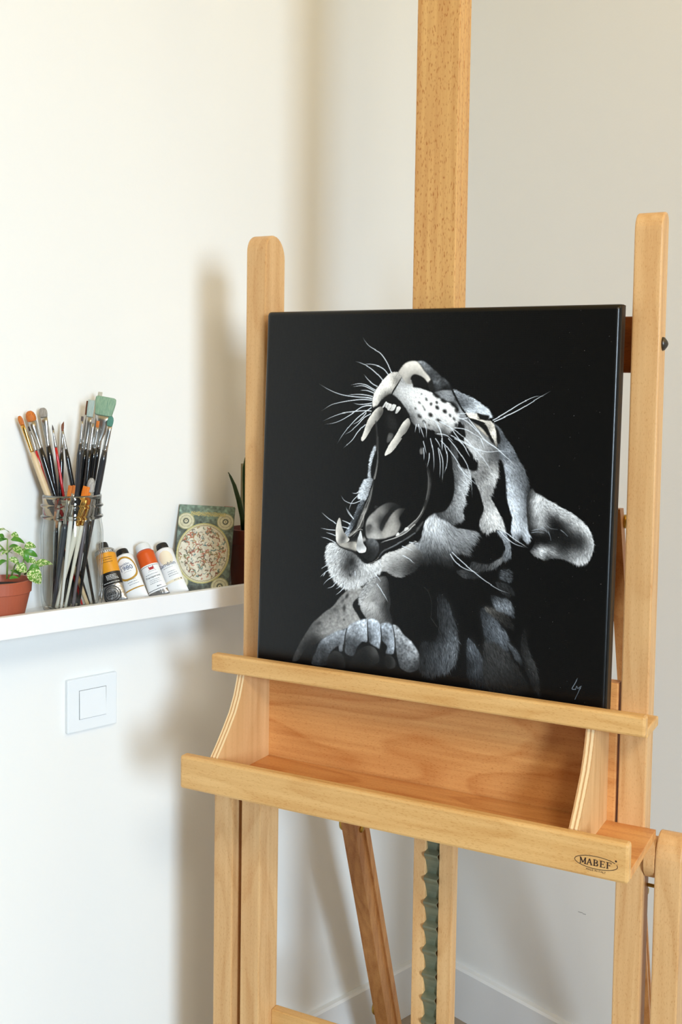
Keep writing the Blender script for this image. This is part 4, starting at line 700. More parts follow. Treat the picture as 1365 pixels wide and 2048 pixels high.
('L',[(88.6,98.7),(101.9,105.7),(118.5,111.9),(132.1,114.6),(148.2,116.1),(161.4,116.5),(170.7,117.5)],0.35,1.25,228,0.95,0.5),
('L',[(132,113.5),(150.7,112.6),(162.7,113.6),(171.3,115.2)],0.35,1.25,228,0.95,0.5),
('L',[(94.1,135.4),(108.2,127.4),(121.6,123.6),(140.3,120.4),(156.2,118.9),(170.8,119.5)],0.35,1.25,228,0.95,0.5),
('L',[(141.8,123.8),(151.2,125.6),(161.8,125),(170.9,123.3)],0.35,1.25,228,0.95,0.5),
('L',[(95.4,149.6),(110.2,143.3),(124.9,138.2),(143.6,135.5),(162.1,133.9),(170,134.3)],0.35,1.25,228,0.95,0.5),
('L',[(99.6,153.6),(113.2,151.5),(127.9,145.8),(142.3,137.3),(156.6,128.8),(169.7,126.2)],0.35,1.25,228,0.95,0.5),
('L',[(119.7,179),(128.7,165.7),(140.2,152.5),(151.8,141.7),(163.4,133.9),(169.9,129.7)],0.35,1.25,228,0.95,0.5),
('L',[(130.1,166.9),(140.6,160.7),(152.2,151),(159.8,142.7),(168.9,137.8)],0.35,1.25,228,0.95,0.5),
('L',[(141.6,153.1),(152.1,147.5),(162.2,136.8)],0.35,1.25,228,0.95,0.5),
('L',[(129.4,184.5),(142.4,173.5),(151.3,161.5),(161.5,152.5)],0.35,1.25,228,0.95,0.5),
('L',[(156.6,128.2),(164.5,126.9),(170.4,127.4)],0.35,1.25,228,0.95,0.5),
('L',[(263.2,210.7),(263.3,198.3),(261.5,182.9),(257.5,167.5)],0.35,1.05,228,0.95,0.5),
('L',[(272.2,179.4),(269.1,173.3),(264.3,167.3)],0.35,1.05,228,0.95,0.5),
('L',[(272.5,217.5),(272.3,197.9),(268.8,179.5)],0.35,1.05,228,0.95,0.5),
('L',[(276.1,222.5),(276.7,208),(275.6,193.7),(270.5,180.5)],0.35,1.05,228,0.95,0.5),
('L',[(274.5,182.4),(273.4,167)],0.35,1.05,228,0.95,0.5),
('L',[(311.5,227.8),(307.6,214.8),(300.5,201.8),(291.1,188.9),(279.4,176.1),(272.4,170.1)],0.35,1.05,228,0.95,0.5),
('L',[(278.5,212.1),(281.4,200.6),(281.5,187.3),(277.7,176.1)],0.35,1.05,228,0.95,0.5),
('L',[(318.5,239.6),(316.1,218.4),(311.6,203.4),(304.5,191.4),(294,178.6),(282.4,166.7)],0.35,1.05,228,0.95,0.5),
('L',[(313.3,189.1),(305,176.2),(297,168.3)],0.35,1.05,228,0.95,0.5),
('L',[(325.6,225),(314.3,216.5),(305.2,208.8),(297.1,199.9)],0.35,1.05,228,0.95,0.5),
('L',[(365.9,180.4),(351,180),(337,181.5),(321.6,178.6),(307.1,173),(291.3,166.4)],0.35,1.05,228,0.95,0.5),
('L',[(345.6,208.9),(337.7,198.2),(328.5,187.4),(316,175.8),(304.6,166)],0.35,1.05,228,0.95,0.5),
('L',[(375.2,199.5),(368.6,192.8),(356.4,182.3),(343.2,173.8),(328.8,165.2)],0.35,1.05,228,0.95,0.5),
('L',[(332.5,177.2),(326.6,165.2)],0.35,1.05,228,0.95,0.5),
('L',[(274.6,182.8),(274.6,170.2),(271.8,158.5),(265.8,147.7),(257.2,140.3)],0.35,1.05,228,0.95,0.5),
('L',[(315.3,173.8),(307.8,167.4),(296.6,159.4),(282.6,151.5),(269.4,145.1)],0.35,1.05,228,0.95,0.5),
('L',[(313.2,188.8),(302.6,173.4),(293.1,162),(283.5,151.4)],0.35,1.05,228,0.95,0.5),
('L',[(363.7,188.8),(347.4,175.9),(332.9,166.6),(319.9,154.6),(306.9,144.1),(294.9,139)],0.35,1.05,228,0.95,0.5),
('L',[(332.4,177.3),(326.6,165.1),(315.6,158.8),(303.7,154.2),(290.9,152.9)],0.35,1.05,228,0.95,0.5),
('L',[(324.5,180.1),(311.7,173.9),(297.9,167.7),(285.8,162.3)],0.35,1.05,228,0.95,0.5),
('L',[(338.4,173),(329.2,163.4),(319.8,152.1),(309.5,140.7)],0.35,1.05,228,0.95,0.5),
('L',[(292.9,135.3),(304.7,134.6)],0.35,1.05,228,0.95,0.5),
('L',[(293.2,142),(308.5,139.5)],0.35,1.05,228,0.95,0.5),
('L',[(290.7,171.3),(279.4,162.5),(266.4,160.8)],0.35,1.05,228,0.95,0.5),
('L',[(235.2,160.2),(236.7,149.9)],0.35,1.05,228,0.95,0.5),
('L',[(241.9,161.7),(239.6,149.8)],0.35,1.05,228,0.95,0.5),
('L',[(248.7,167.4),(242.6,154)],0.35,1.05,228,0.95,0.5),
('L',[(251.6,167.7),(251.1,156.3),(247,146.2)],0.35,1.05,228,0.95,0.5),
('L',[(273.8,167),(271.7,159.1),(266.7,149.9)],0.35,1.05,228,0.95,0.5),
('L',[(407.7,111.3),(396.2,112.1),(377,121),(357.8,133.2),(342.8,141.6)],0.35,1.25,228,0.95,0.5),
('L',[(416.4,104.5),(399.5,114.5),(377.3,127.8),(357.9,137.5),(344.2,143.5)],0.35,1.25,228,0.95,0.5),
('L',[(98.4,271.7),(109.6,279.4),(122.3,286)],0.35,1.05,228,0.95,0.5),
('L',[(98.1,293.5),(110.2,294.7),(121,294.9)],0.35,1.05,228,0.95,0.5),
('L',[(106.9,298.9),(114.9,300.3),(121.8,302.4)],0.35,1.05,228,0.95,0.5),
('L',[(99.1,305.4),(109.5,306.6),(122.2,311.3)],0.35,1.05,228,0.95,0.5),
('L',[(131.1,280.9),(143.6,285)],0.35,1.05,228,0.95,0.5),
('L',[(131.4,288.8),(141.6,291.2)],0.35,1.05,228,0.95,0.5),
('L',[(137.8,264.8),(143.1,271.4),(148.9,277.8)],0.35,1.05,228,0.95,0.5),
('L',[(100.8,348.6),(107.5,344.8),(113,339.9)],0.35,1.05,228,0.95,0.5),
('L',[(100.1,359.8),(107.8,352.7),(115.6,347.6)],0.35,1.05,228,0.95,0.5),
('L',[(104.6,358.9),(107.9,353.7)],0.35,1.05,228,0.95,0.5),
('L',[(105.1,370.3),(111.7,363.2),(122.7,355.5)],0.35,1.05,228,0.95,0.5),
('L',[(111.5,374.1),(119.9,370.4),(126.5,363.9)],0.35,1.05,228,0.95,0.5),
('L',[(124.6,373.9),(130.1,370.4),(135.5,365)],0.35,1.05,228,0.95,0.5),
('L',[(124.9,382.2),(132.6,376.1),(139,368.6)],0.35,1.05,228,0.95,0.5),
('L',[(107.3,338.4),(112.9,336.9)],0.35,1.05,228,0.95,0.5),
('L',[(241.3,329.6),(233.2,324.6),(223.5,320.6)],0.35,1.05,228,0.95,0.5),
('L',[(193.2,357.8),(189.2,352.8),(183.1,347.6)],0.35,1.05,228,0.95,0.5),
('L',[(204.5,383.6),(195.3,370.1),(187.4,361.2)],0.35,1.05,228,0.95,0.5),
('L',[(155.3,355.4),(153.9,347.7)],0.35,1.05,228,0.95,0.5),
('L',[(144.4,243.2),(151.1,243.5),(158.2,240.5)],0.35,1.05,228,0.95,0.5),
('L',[(128.3,247.2),(133.6,253.8),(141.6,257.2),(149.4,257),(158.1,253.3)],0.35,1.05,228,0.95,0.5),
('L',[(140.8,267.1),(145.9,255),(156.1,244.7)],0.35,1.05,228,0.95,0.5),
('L',[(136.2,262.4),(141,270.9),(149.1,278.2)],0.35,1.05,228,0.95,0.5),
('L',[(131.3,280.9),(143.8,284.9)],0.35,1.05,228,0.95,0.5),
('L',[(130.5,289.3),(141.8,290.9)],0.35,1.05,228,0.95,0.5),
('L',[(249.3,196.1),(248.9,186.7),(247.7,180.1)],0.35,1.05,228,0.95,0.5),
('L',[(252.6,187.5),(247.3,171.6)],0.35,1.05,228,0.95,0.5),
('L',[(254.3,204.3),(256.5,193.9),(256.7,186.4)],0.35,1.05,228,0.95,0.5),
('L',[(373.1,355.9),(357.5,351.8),(338.7,342.5),(321.9,331.8),(306,320.9),(293.4,310.7)],0.35,1.05,228,0.95,0.5),
('L',[(330.8,334.1),(320.8,332.4),(308.5,328.9),(298.3,322.6),(290.7,313.4)],0.35,1.05,228,0.95,0.5),
('L',[(394.8,297.8),(381.9,290.8),(371.1,284.6),(360.2,278.4)],0.35,1.05,228,0.95,0.5),
('L',[(391.7,297.5),(377.8,294.1),(367,287.9),(357,279.6)],0.35,1.05,228,0.95,0.5),
('L',[(247.7,304.4),(240.7,303.4),(232.6,302.9)],0.35,1.05,228,0.95,0.5),
('L',[(238.2,313.5),(229.4,310.5),(222.3,308.4)],0.35,1.05,228,0.95,0.5),
('L',[(464.2,449.4),(460.9,456.3),(457.6,463.1),(462.1,463.2)],0.8,0.8,150,0.95,1),
('L',[(461.9,463.7),(463.3,459.1)],0.7,0.7,140,0.9,1),
('L',[(463.3,459.1),(465,461.9)],0.7,0.7,140,0.9,1),
('L',[(465,461.9),(468.5,458.4)],0.7,0.7,140,0.9,1),
('L',[(468.5,458.4),(465.4,467.1),(461.7,475.3)],0.8,0.5,150,0.95,1)]
def painting():
    RES = 900; A = paint_canvas(PAINT, RES)
    A = np.where(A > .12, np.clip(A*1.10, 0, 1)**1.12, A*.95)
    lin = np.where(A <= .04045, A/12.92, ((A+.055)/1.055)**2.4)
    Wd, Ht, Th, rr = .5, .4915, .0205, .0068
    e = []
    for d in (Th, Th*.7, .0102): e.append((0.0, d))
    for i in range(13):
        a = i/12*math.pi/2; e.append((rr - rr*math.cos(a), rr - rr*math.sin(a)))
    def prof(L, n):
        mid = [(x, 0.0) for x in np.linspace(rr, L-rr, n)[1:-1]]
        return np.array(e + mid + [(L-x, d) for x, d in e[::-1]])
    px = prof(Wd, RES); pz = prof(Ht, int(RES*Ht/Wd))
    nx, nz = len(px), len(pz)
    D = np.minimum(px[None, :, 1] + pz[:, None, 1], Th)
    V = np.zeros((nz, nx, 3)); V[..., 0] = px[None, :, 0] - Wd/2; V[..., 1] = D; V[..., 2] = pz[:, None, 0]
    iu = np.clip((px[:, 0]/Wd*RES).astype(int), 0, RES-1); iv = np.clip(((1 - (pz[:, 0]+.5-Ht)/.5)*RES).astype(int), 0, RES-1)
    col = np.ones((nz, nx, 4)); col[..., :3] = lin[iv][:, iu]
    idx = np.arange(nz*nx).reshape(nz, nx)
    q = np.stack([idx[:-1, :-1], idx[:-1, 1:], idx[1:, 1:], idx[1:, :-1]], -1).reshape(-1, 4)
    me = bpy.data.meshes.new('stretched_canvas'); me.vertices.add(nz*nx); me.vertices.foreach_set('co', V.reshape(-1).astype(np.float32))
    me.loops.add(q.size); me.loops.foreach_set('vertex_index', q.reshape(-1).astype(np.int32)); me.polygons.add(len(q))
    me.polygons.foreach_set('loop_start', np.arange(0, q.size, 4, dtype=np.int32)); me.polygons.foreach_set('loop_total', np.full(len(q), 4, np.int32))
    me.polygons.foreach_set('use_smooth', np.ones(len(q), bool)); me.update(calc_edges=True)
    at = me.color_attributes.new('paint', 'FLOAT_COLOR', 'POINT'); at.data.foreach_set('color', col.reshape(-1).astype(np.float32))
    m = bpy.data.materials.new('oil_paint_on_canvas'); m.use_nodes = True; nt = m.node_tree; b = nt.nodes['Principled BSDF']; Lk = nt.links.new
    a = nt.nodes.new('ShaderNodeVertexColor'); a.layer_name = 'paint'; Lk(a.outputs['Color'], b.inputs['Base Color'])
    b.inputs['Roughness'].default_value = .25; b.inputs['Specular IOR Level'].default_value = .36
    tc = nt.nodes.new('ShaderNodeTexCoord'); hs = []
    for d in ('X', 'Z'):
        wv = nt.nodes.new('ShaderNodeTexWave'); wv.bands_direction = d; wv.inputs['Scale'].default_value = 260; wv.inputs['Distortion'].default_value = 1.5; Lk(tc.outputs['Object'], wv.inputs['Vector']); hs.append(wv)
    ad = nt.nodes.new('ShaderNodeMath'); ad.operation = 'MULTIPLY'; Lk(hs[0].outputs['Fac'], ad.inputs[0]); Lk(hs[1].outputs['Fac'], ad.inputs[1])
    bp = nt.nodes.new('ShaderNodeBump'); bp.inputs['Strength'].default_value = .16; bp.inputs['Distance'].default_value = .0004; Lk(ad.outputs[0], bp.inputs['Height']); Lk(bp.outputs['Normal'], b.inputs['Normal'])
    me.materials.append(m)
    root = thing('painting', 'square canvas painting of a roaring big cat in white on black', 'painting', (0, 0, 0))
    o = bpy.data.objects.new('stretched_canvas', me); COL.objects.link(o); o.parent = root
    bm = bmesh.new()
    for (x0, x1, z0, z1) in ((-.240, -.205, .009, Ht-.009), (.205, .240, .009, Ht-.009), (-.205, .205, .009, .045), (-.205, .205, Ht-.045, Ht-.009)): bbox(bm, x0, x1, .004, Th-.0003, z0, z1)
    link('stretcher_frame', bm, M['wood_h'], root)
    # stands on the canvas shelf, leaning back against the mast
    lean = 0.03842
    root.matrix_world = Matrix.Translation((EX, EY, EZ)) @ Matrix.Rotation(EA, 4, 'Z') @ Matrix.Rotation(-lean, 4, 'X') @ Matrix.Translation((0, 0, .0104))
painting()

# ------------------------------------------------------------------ glass jar
JX, JY = (-0.8455, -0.0585)
jar = thing('glass_jar', 'clear glass preserving jar full of paintbrushes on the picture ledge', 'jar', (JX, JY, FZ))
gm = thin_glass('jar_glass', (.965, .975, .972), (.20, .26, .26))
outer = [(.030, .0005), (.036, .001), (.0405, .006), (.043, .018), (.0437, .03), (.0437, .118), (.0425, .128), (.0412, .134)]
def thread(z0): return [(.0410, z0-.0006)] + [(.0412 + .0026*math.sin(k/8*math.pi), z0 + .0025 - .0025*math.cos(k/8*math.pi)) for k in range(9)] + [(.0410, z0+.0056)]
outer += thread(.139) + thread(.155) + [(.0412, .166), (.0415, .171), (.0405, .1735), (.0385, .1735)]
inner = [(.0378, .168), (.0382, .134), (.0405, .116), (.0408, .03), (.039, .018), (.034, .0075), (.004, .0065)]
gr = bpy.data.materials.new('thick_ring_glass'); gr.use_nodes = True; b = gr.node_tree.nodes['Principled BSDF']; b.inputs['Base Color'].default_value = (.93, .97, .96, 1); b.inputs['Roughness'].default_value = .02; b.inputs['Transmission Weight'].default_value = 1.0; b.inputs['IOR'].default_value = 1.45
bm = lathe(outer + inner, 72, cap=False)
for f in bm.faces:
    c = f.calc_center_median(); r_ = math.hypot(c.x, c.y)
    if (c.z > .138 and r_ > .0409) or c.z > .1695 or c.z < .004: f.material_index = 1
link('glass_body', bm, [gm, gr], jar, smooth=True)

# ------------------------------------------------------------------ paintbrushes
def bristle_mat(name, col, tipcol):
    m = bpy.data.materials.new(name); m.use_nodes = True; nt = m.node_tree; b = nt.nodes['Principled BSDF']; b.inputs['Roughness'].default_value = .6
    tc = nt.nodes.new('ShaderNodeTexCoord'); mp = nt.nodes.new('ShaderNodeMapping'); mp.inputs['Scale'].default_value = (1400, 1400, 60)
    n = nt.nodes.new('ShaderNodeTexNoise'); n.inputs['Scale'].default_value = 1; nt.links.new(tc.outputs['Object'], mp.inputs['Vector']); nt.links.new(mp.outputs[0], n.inputs['Vector'])
    mx = nt.nodes.new('ShaderNodeMix'); mx.data_type = 'RGBA'; mx.inputs['A'].default_value = (*srgb(col), 1); mx.inputs['B'].default_value = (*srgb(tipcol), 1)
    rp = nt.nodes.new('ShaderNodeValToRGB'); rp.color_ramp.elements[0].position = .35; rp.color_ramp.elements[1].position = .65
    nt.links.new(n.outputs['Fac'], rp.inputs['Fac']); nt.links.new(rp.outputs['Color'], mx.inputs['Factor']); nt.links.new(mx.outputs['Result'], b.inputs['Base Color'])
    bp = nt.nodes.new('ShaderNodeBump'); bp.inputs['Strength'].default_value = .6; bp.inputs['Distance'].default_value = .0005; nt.links.new(n.outputs['Fac'], bp.inputs['Height']); nt.links.new(bp.outputs['Normal'], b.inputs['Normal'])
    return m
BR = dict(orange=bristle_mat('orange_bristle', (214, 124, 44), (178, 90, 28)), grey=bristle_mat('grey_bristle', (168, 160, 150), (132, 124, 116)), dark=bristle_mat('dark_bristle', (92, 80, 78), (66, 56, 54)),
 brown=bristle_mat('brown_bristle', (138, 84, 56), (104, 58, 38)), cream=bristle_mat('hog_bristle', (206, 200, 184), (176, 168, 150)), pale=bristle_mat('pale_paint_bristle', (190, 196, 188), (140, 166, 160)),
 green=bristle_mat('green_stained_bristle', (150, 176, 146), (112, 148, 124)), teal=bristle_mat('teal_stained_bristle', (62, 122, 110), (90, 140, 120)), white=bristle_mat('white_bristle', (196, 192, 186), (130, 126, 124)), vivid=bristle_mat('vivid_orange_bristle', (232, 128, 12), (206, 100, 6)))
# tip, bristle base, ferrule end, handle end (metres); head half width, ferrule half width, handle half width; style; bristle, ferrule, handle; label
BRUSHES = [
 ((-0.9106, -0.0266, 1.2439), (-0.907, -0.0285, 1.2318), (-0.8955, -0.0343, 1.1937), (-0.827, -0.0697, 0.9655), 0.0036, 0.0027, 0.00467, 'filbert', 'orange', 'gold', 'beech', 'raw wood handled paintbrush with a gold ferrule, leaning furthest left in the jar'),
 ((-0.8947, -0.0237, 1.2511), (-0.891, -0.0258, 1.2364), (-0.8814, -0.0313, 1.1983), (-0.8228, -0.0651, 0.9655), 0.00689, 0.00326, 0.00417, 'round', 'orange', 'steel', 'black', 'paintbrush with a big round orange mop head and black handle'),
 ((-0.8917, -0.0164, 1.2283), (-0.8902, -0.0176, 1.2218), (-0.8841, -0.0225, 1.1945), (-0.8327, -0.064, 0.9655), 0.00146, 0.00182, 0.00219, 'flat', 'dark', 'steel', 'red', 'thin red handled brush squeezed beside the raw wood handled one'),
 ((-0.8744, -0.0235, 1.2559), (-0.8729, -0.0246, 1.2431), (-0.8678, -0.0281, 1.2013), (-0.8392, -0.0482, 0.9655), 0.00604, 0.0033, 0.00439, 'filbert', 'grey', 'steel', 'black', 'paintbrush with a grey rounded head and black handle, left of the middle gap'),
 ((-0.8621, -0.0293, 1.2315), (-0.8611, -0.0301, 1.2235), (-0.8583, -0.0324, 1.1993), (-0.8308, -0.0554, 0.9655), 0.00165, 0.00202, 0.00202, 'point', 'dark', 'steel', 'red', 'thin pointed red handled brush with a silver cone ferrule near the middle'),
 ((-0.8447, -0.0269, 1.2337), (-0.8451, -0.0271, 1.2255), (-0.8468, -0.0279, 1.1908), (-0.8576, -0.0334, 0.9655), 0.00223, 0.0026, 0.0039, 'angled', 'brown', 'steel', 'black', 'black brush with a slanted brown tip standing almost upright in the middle'),
 ((-0.8589, -0.0525, 1.2308), (-0.8576, -0.0531, 1.2226), (-0.8536, -0.055, 1.197), (-0.8176, -0.0718, 0.9655), 0.00182, 0.00219, 0.00328, 'point', 'brown', 'steel', 'black', 'black brush leaning right behind the slanted brown tip'),
 ((-0.844, -0.0864, 1.245), (-0.8442, -0.0857, 1.2382), (-0.845, -0.0826, 1.2064), (-0.8511, -0.0588, 0.9655), 0.0018, 0.00217, 0.00397, 'flat', 'dark', 'steel', 'char', 'charcoal brush with a narrow square dark tip at the left edge of the right cluster'),
 ((-0.8156, -0.0496, 1.267), (-0.8176, -0.0484, 1.2476), (-0.8228, -0.0451, 1.1968), (-0.8465, -0.0301, 0.9655), 0.00297, 0.00297, 0.00372, 'flat', 'brown', 'steel', 'black', 'black brush with a slim brown edge showing left of the pale flat head'),
 ((-0.8166, -0.0614, 1.2686), (-0.8187, -0.0593, 1.245), (-0.8229, -0.0549, 1.1962), (-0.8427, -0.0339, 0.9655), 0.00517, 0.00333, 0.00406, 'flat', 'pale', 'steel', 'black', 'black brush with a pale flat head streaked with white paint'),
 ((-0.821, -0.0744, 1.2423), (-0.8217, -0.0742, 1.2349), (-0.8254, -0.0731, 1.1962), (-0.8473, -0.0667, 0.9655), 0.00257, 0.00275, 0.00367, 'flat', 'grey', 'steel', 'black', 'black brush with a dull silver ferrule between pale flat and wide green heads'),
 ((-0.7955, -0.048, 1.2807), (-0.7984, -0.0474, 1.2599), (-0.8066, -0.0458, 1.2019), (-0.8401, -0.0391, 0.9655), 0.00338, 0.00338, 0.00413, 'flat', 'cream', 'steel', 'black', 'brush with cream hog bristles poking up behind the wide green head'),
 ((-0.803, -0.08, 1.2734), (-0.8054, -0.0762, 1.2477), (-0.81, -0.0691, 1.2001), (-0.8321, -0.034, 0.9655), 0.01548, 0.00369, 0.00442, 'wide', 'green', 'steel', 'black', 'widest brush in the jar, with a broad green stained head'),
 ((-0.804, -0.0963, 1.2454), (-0.8054, -0.0939, 1.2318), (-0.809, -0.0875, 1.1962), (-0.8321, -0.046, 0.9655), 0.00458, 0.00366, 0.00476, 'filbert', 'teal', 'steel', 'char', 'charcoal brush with a small rounded teal head, furthest right in the jar'),
 ((-0.8171, -0.0818, 1.2382), (-0.8176, -0.0804, 1.2293), (-0.8193, -0.0757, 1.1984), (-0.8322, -0.0398, 0.9655), 0.00238, 0.00238, 0.0033, 'flat', 'orange', 'steel', 'black', 'brush with a small orange tip in front of the wide green head'),
 ((-0.8272, -0.0826, 1.1548), (-0.8301, -0.082, 1.1345), (-0.8363, -0.0809, 1.0912), (-0.8543, -0.0774, 0.9655), 0.00585, 0.00238, 0.00329, 'round', 'white', 'steel', 'mauve', 'short brush with a fluffy grey white head just above the jar rim on the right'),
 ((-0.8406, -0.0927, 1.1436), (-0.8436, -0.0898, 1.1266), (-0.8502, -0.0833, 1.0887), (-0.8716, -0.0621, 0.9655), 0.00525, 0.00362, 0.0047, 'flat', 'vivid', 'gold', 'cream', 'cream handled brush with a wide vivid orange head and gold ferrule at the jar rim'),
 ((-0.8362, -0.0895, 1.1344), (-0.839, -0.0876, 1.1166), (-0.8436, -0.0846, 1.0882), (-0.8631, -0.0717, 0.9655), 0.00327, 0.00254, 0.00327, 'flat', 'vivid', 'gold', 'cream', 'cream handled brush with a slim gold ferrule right of the wide orange head'),
 ((-0.8631, -0.0879, 1.1457), (-0.8642, -0.0843, 1.1255), (-0.8661, -0.078, 1.0909), (-0.873, -0.0555, 0.9655), 0.00305, 0.00287, 0.00448, 'flat', 'orange', 'steel', 'slate', 'slate handled brush with a small orange head at the front of the jar'),
 ((-0.853, -0.079, 1.1449), (-0.8533, -0.0769, 1.133), (-0.8541, -0.0714, 1.1014), (-0.8576, -0.0477, 0.9655), 0.00217, 0.00217, 0.00253, 'flat', 'orange', 'steel', 'black', 'brush with a tiny pinkish orange tip beside the small orange head'),
 ((-0.8594, -0.0883, 1.1247), (-0.8599, -0.0876, 1.1175), (-0.8611, -0.0861, 1.1008), (-0.8703, -0.0736, 0.9655), 0.00216, 0.00252, 0.00324, 'flat', 'dark', 'steel', 'whiteh', 'white handled brush standing at the jar front with its head below the rim'),
 ((-0.8639, -0.0645, 1.123), (-0.8643, -0.0635, 1.1142), (-0.8654, -0.061, 1.0922), (-0.8716, -0.0465, 0.9655), 0.00181, 0.00218, 0.0029, 'flat', 'dark', 'steel', 'cream', 'pale cream handled brush left of the slate handled one inside the jar'),
 ((-0.8285, -0.0891, 1.1231), (-0.8295, -0.0885, 1.1143), (-0.832, -0.0873, 1.0932), (-0.8467, -0.0796, 0.9655), 0.00182, 0.00219, 0.00328, 'flat', 'white', 'steel', 'black', 'glossy black handled brush sunk low at the right front of the jar'),
 ((-0.8564, -0.0292, 1.1124), (-0.8569, -0.0299, 1.1035), (-0.8585, -0.0319, 1.0756), (-0.8648, -0.0399, 0.9655), 0.00185, 0.00222, 0.00296, 'flat', 'dark', 'steel', 'clear', 'brush with a frosted pale blue handle at the left side of the jar'),
 ((-0.872, -0.0685, 1.1238), (-0.872, -0.0667, 1.1077), (-0.8719, -0.064, 1.0841), (-0.8716, -0.0505, 0.9655), 0.0018, 0.0018, 0.00253, 'flat', 'brown', 'copper', 'black', 'black brush with a copper ferrule inside the jar near its left side')]
for tip, bb, fe, en_, hw, fw, hh, style, bc, fc, hc, label in BRUSHES:
    tip, bb, fe, en_ = map(Vector, (tip, bb, fe, en_))
    ax = (tip - en_).normalized(); wd = Vector((.70, -.714, 0)); wd = (wd - ax*wd.dot(ax)).normalized(); dp = ax.cross(wd)
    root = thing('paintbrush', label, 'paintbrush', en_, 0, 'paintbrushes in the glass jar')
    q = ax.to_track_quat('Z', 'Y'); root.rotation_mode = 'QUATERNION'; root.rotation_quaternion = q
    inv = (Matrix.Translation(en_) @ q.to_matrix().to_4x4()).inverted(); r3 = inv.to_3x3()
    W_, D_ = r3 @ wd, r3 @ dp
    zt, zb, zf = [(p - en_).length for p in (tip, bb, fe)]
    flat = {'round': 1.0, 'filbert': .45, 'flat': .34, 'wide': .26, 'angled': .4, 'point': 1.0}[style]
    hs = [(0, .45), (.004, .62), (.25, .62), (.55, .80), (.80, 1.0), (.93, .98), (1.0, fw/hh*.98)]
    link('handle', loft([(Vector((0, 0, max(zf*t, .0))), W_*hh*s, D_*hh*s) for t, s in hs], 16), M[hc], root, smooth=True)
    fl = zb - zf; rb = fw*1.05
    sec = [(Vector((0, 0, zf + fl*t)), W_*a, D_*b_) for t, a, b_ in ((-.06, rb, rb), (.02, rb*1.0, rb), (.05, rb*.9, rb*.9), (.08, rb*1.04, rb*1.04), (.12, rb*.9, rb*.9), (.16, rb*1.04, rb*1.04), (.2, rb*.95, rb*.95),
        (.5, (rb+hw*.85)/2, (rb + max(hw*flat, rb*.4))/2), (.78, hw*.84 if style != 'wide' else hw*.6, max(hw*flat, .001)), (1.0, hw*.88, max(hw*flat*.85, .0008)))]
    link('ferrule', loft(sec, 20), M[fc], root, smooth=True)
    bl = zt - zb
    pr = {'round': ((-.08, .8), (0, .85), (.2, 1.0), (.5, 1.0), (.75, .85), (.9, .62), (1, .3)), 'point': ((-.05, .8), (0, .85), (.3, .8), (.7, .45), (1, .06)), 'filbert': ((-.05, .85), (0, .88), (.3, 1.0), (.6, 1.0), (.82, .84), (.94, .58), (1, .3)),
          'flat': ((-.05, .9), (0, .92), (.5, 1.0), (.94, .98), (1, .93)), 'angled': ((-.05, .9), (0, .9), (.5, .95), (1, .8)), 'wide': ((-.05, .82), (0, .82), (.35, .92), (.7, 1.0), (.9, .98), (.965, .92), (1, .80))}[style]
    sec = []
    for t, s in pr:
        dt = flat * (1 - .55*max(t, 0)) if style in ('flat', 'wide', 'angled', 'filbert') else 1.0
        sec.append((Vector((0, 0, zb + bl*t)), W_*hw*s, D_*hw*(dt if flat < 1 else s)))
    bm = loft(sec, 20, 2.6 if flat < 1 else 2.0)
    if style == 'angled':
        for v in bm.verts:
            k = (v.co.z - zb)/bl
            if k > .4: v.co.z += (v.co.dot(W_))*1.4*k
    link('bristles', bm, BR[bc], root, smooth=True)

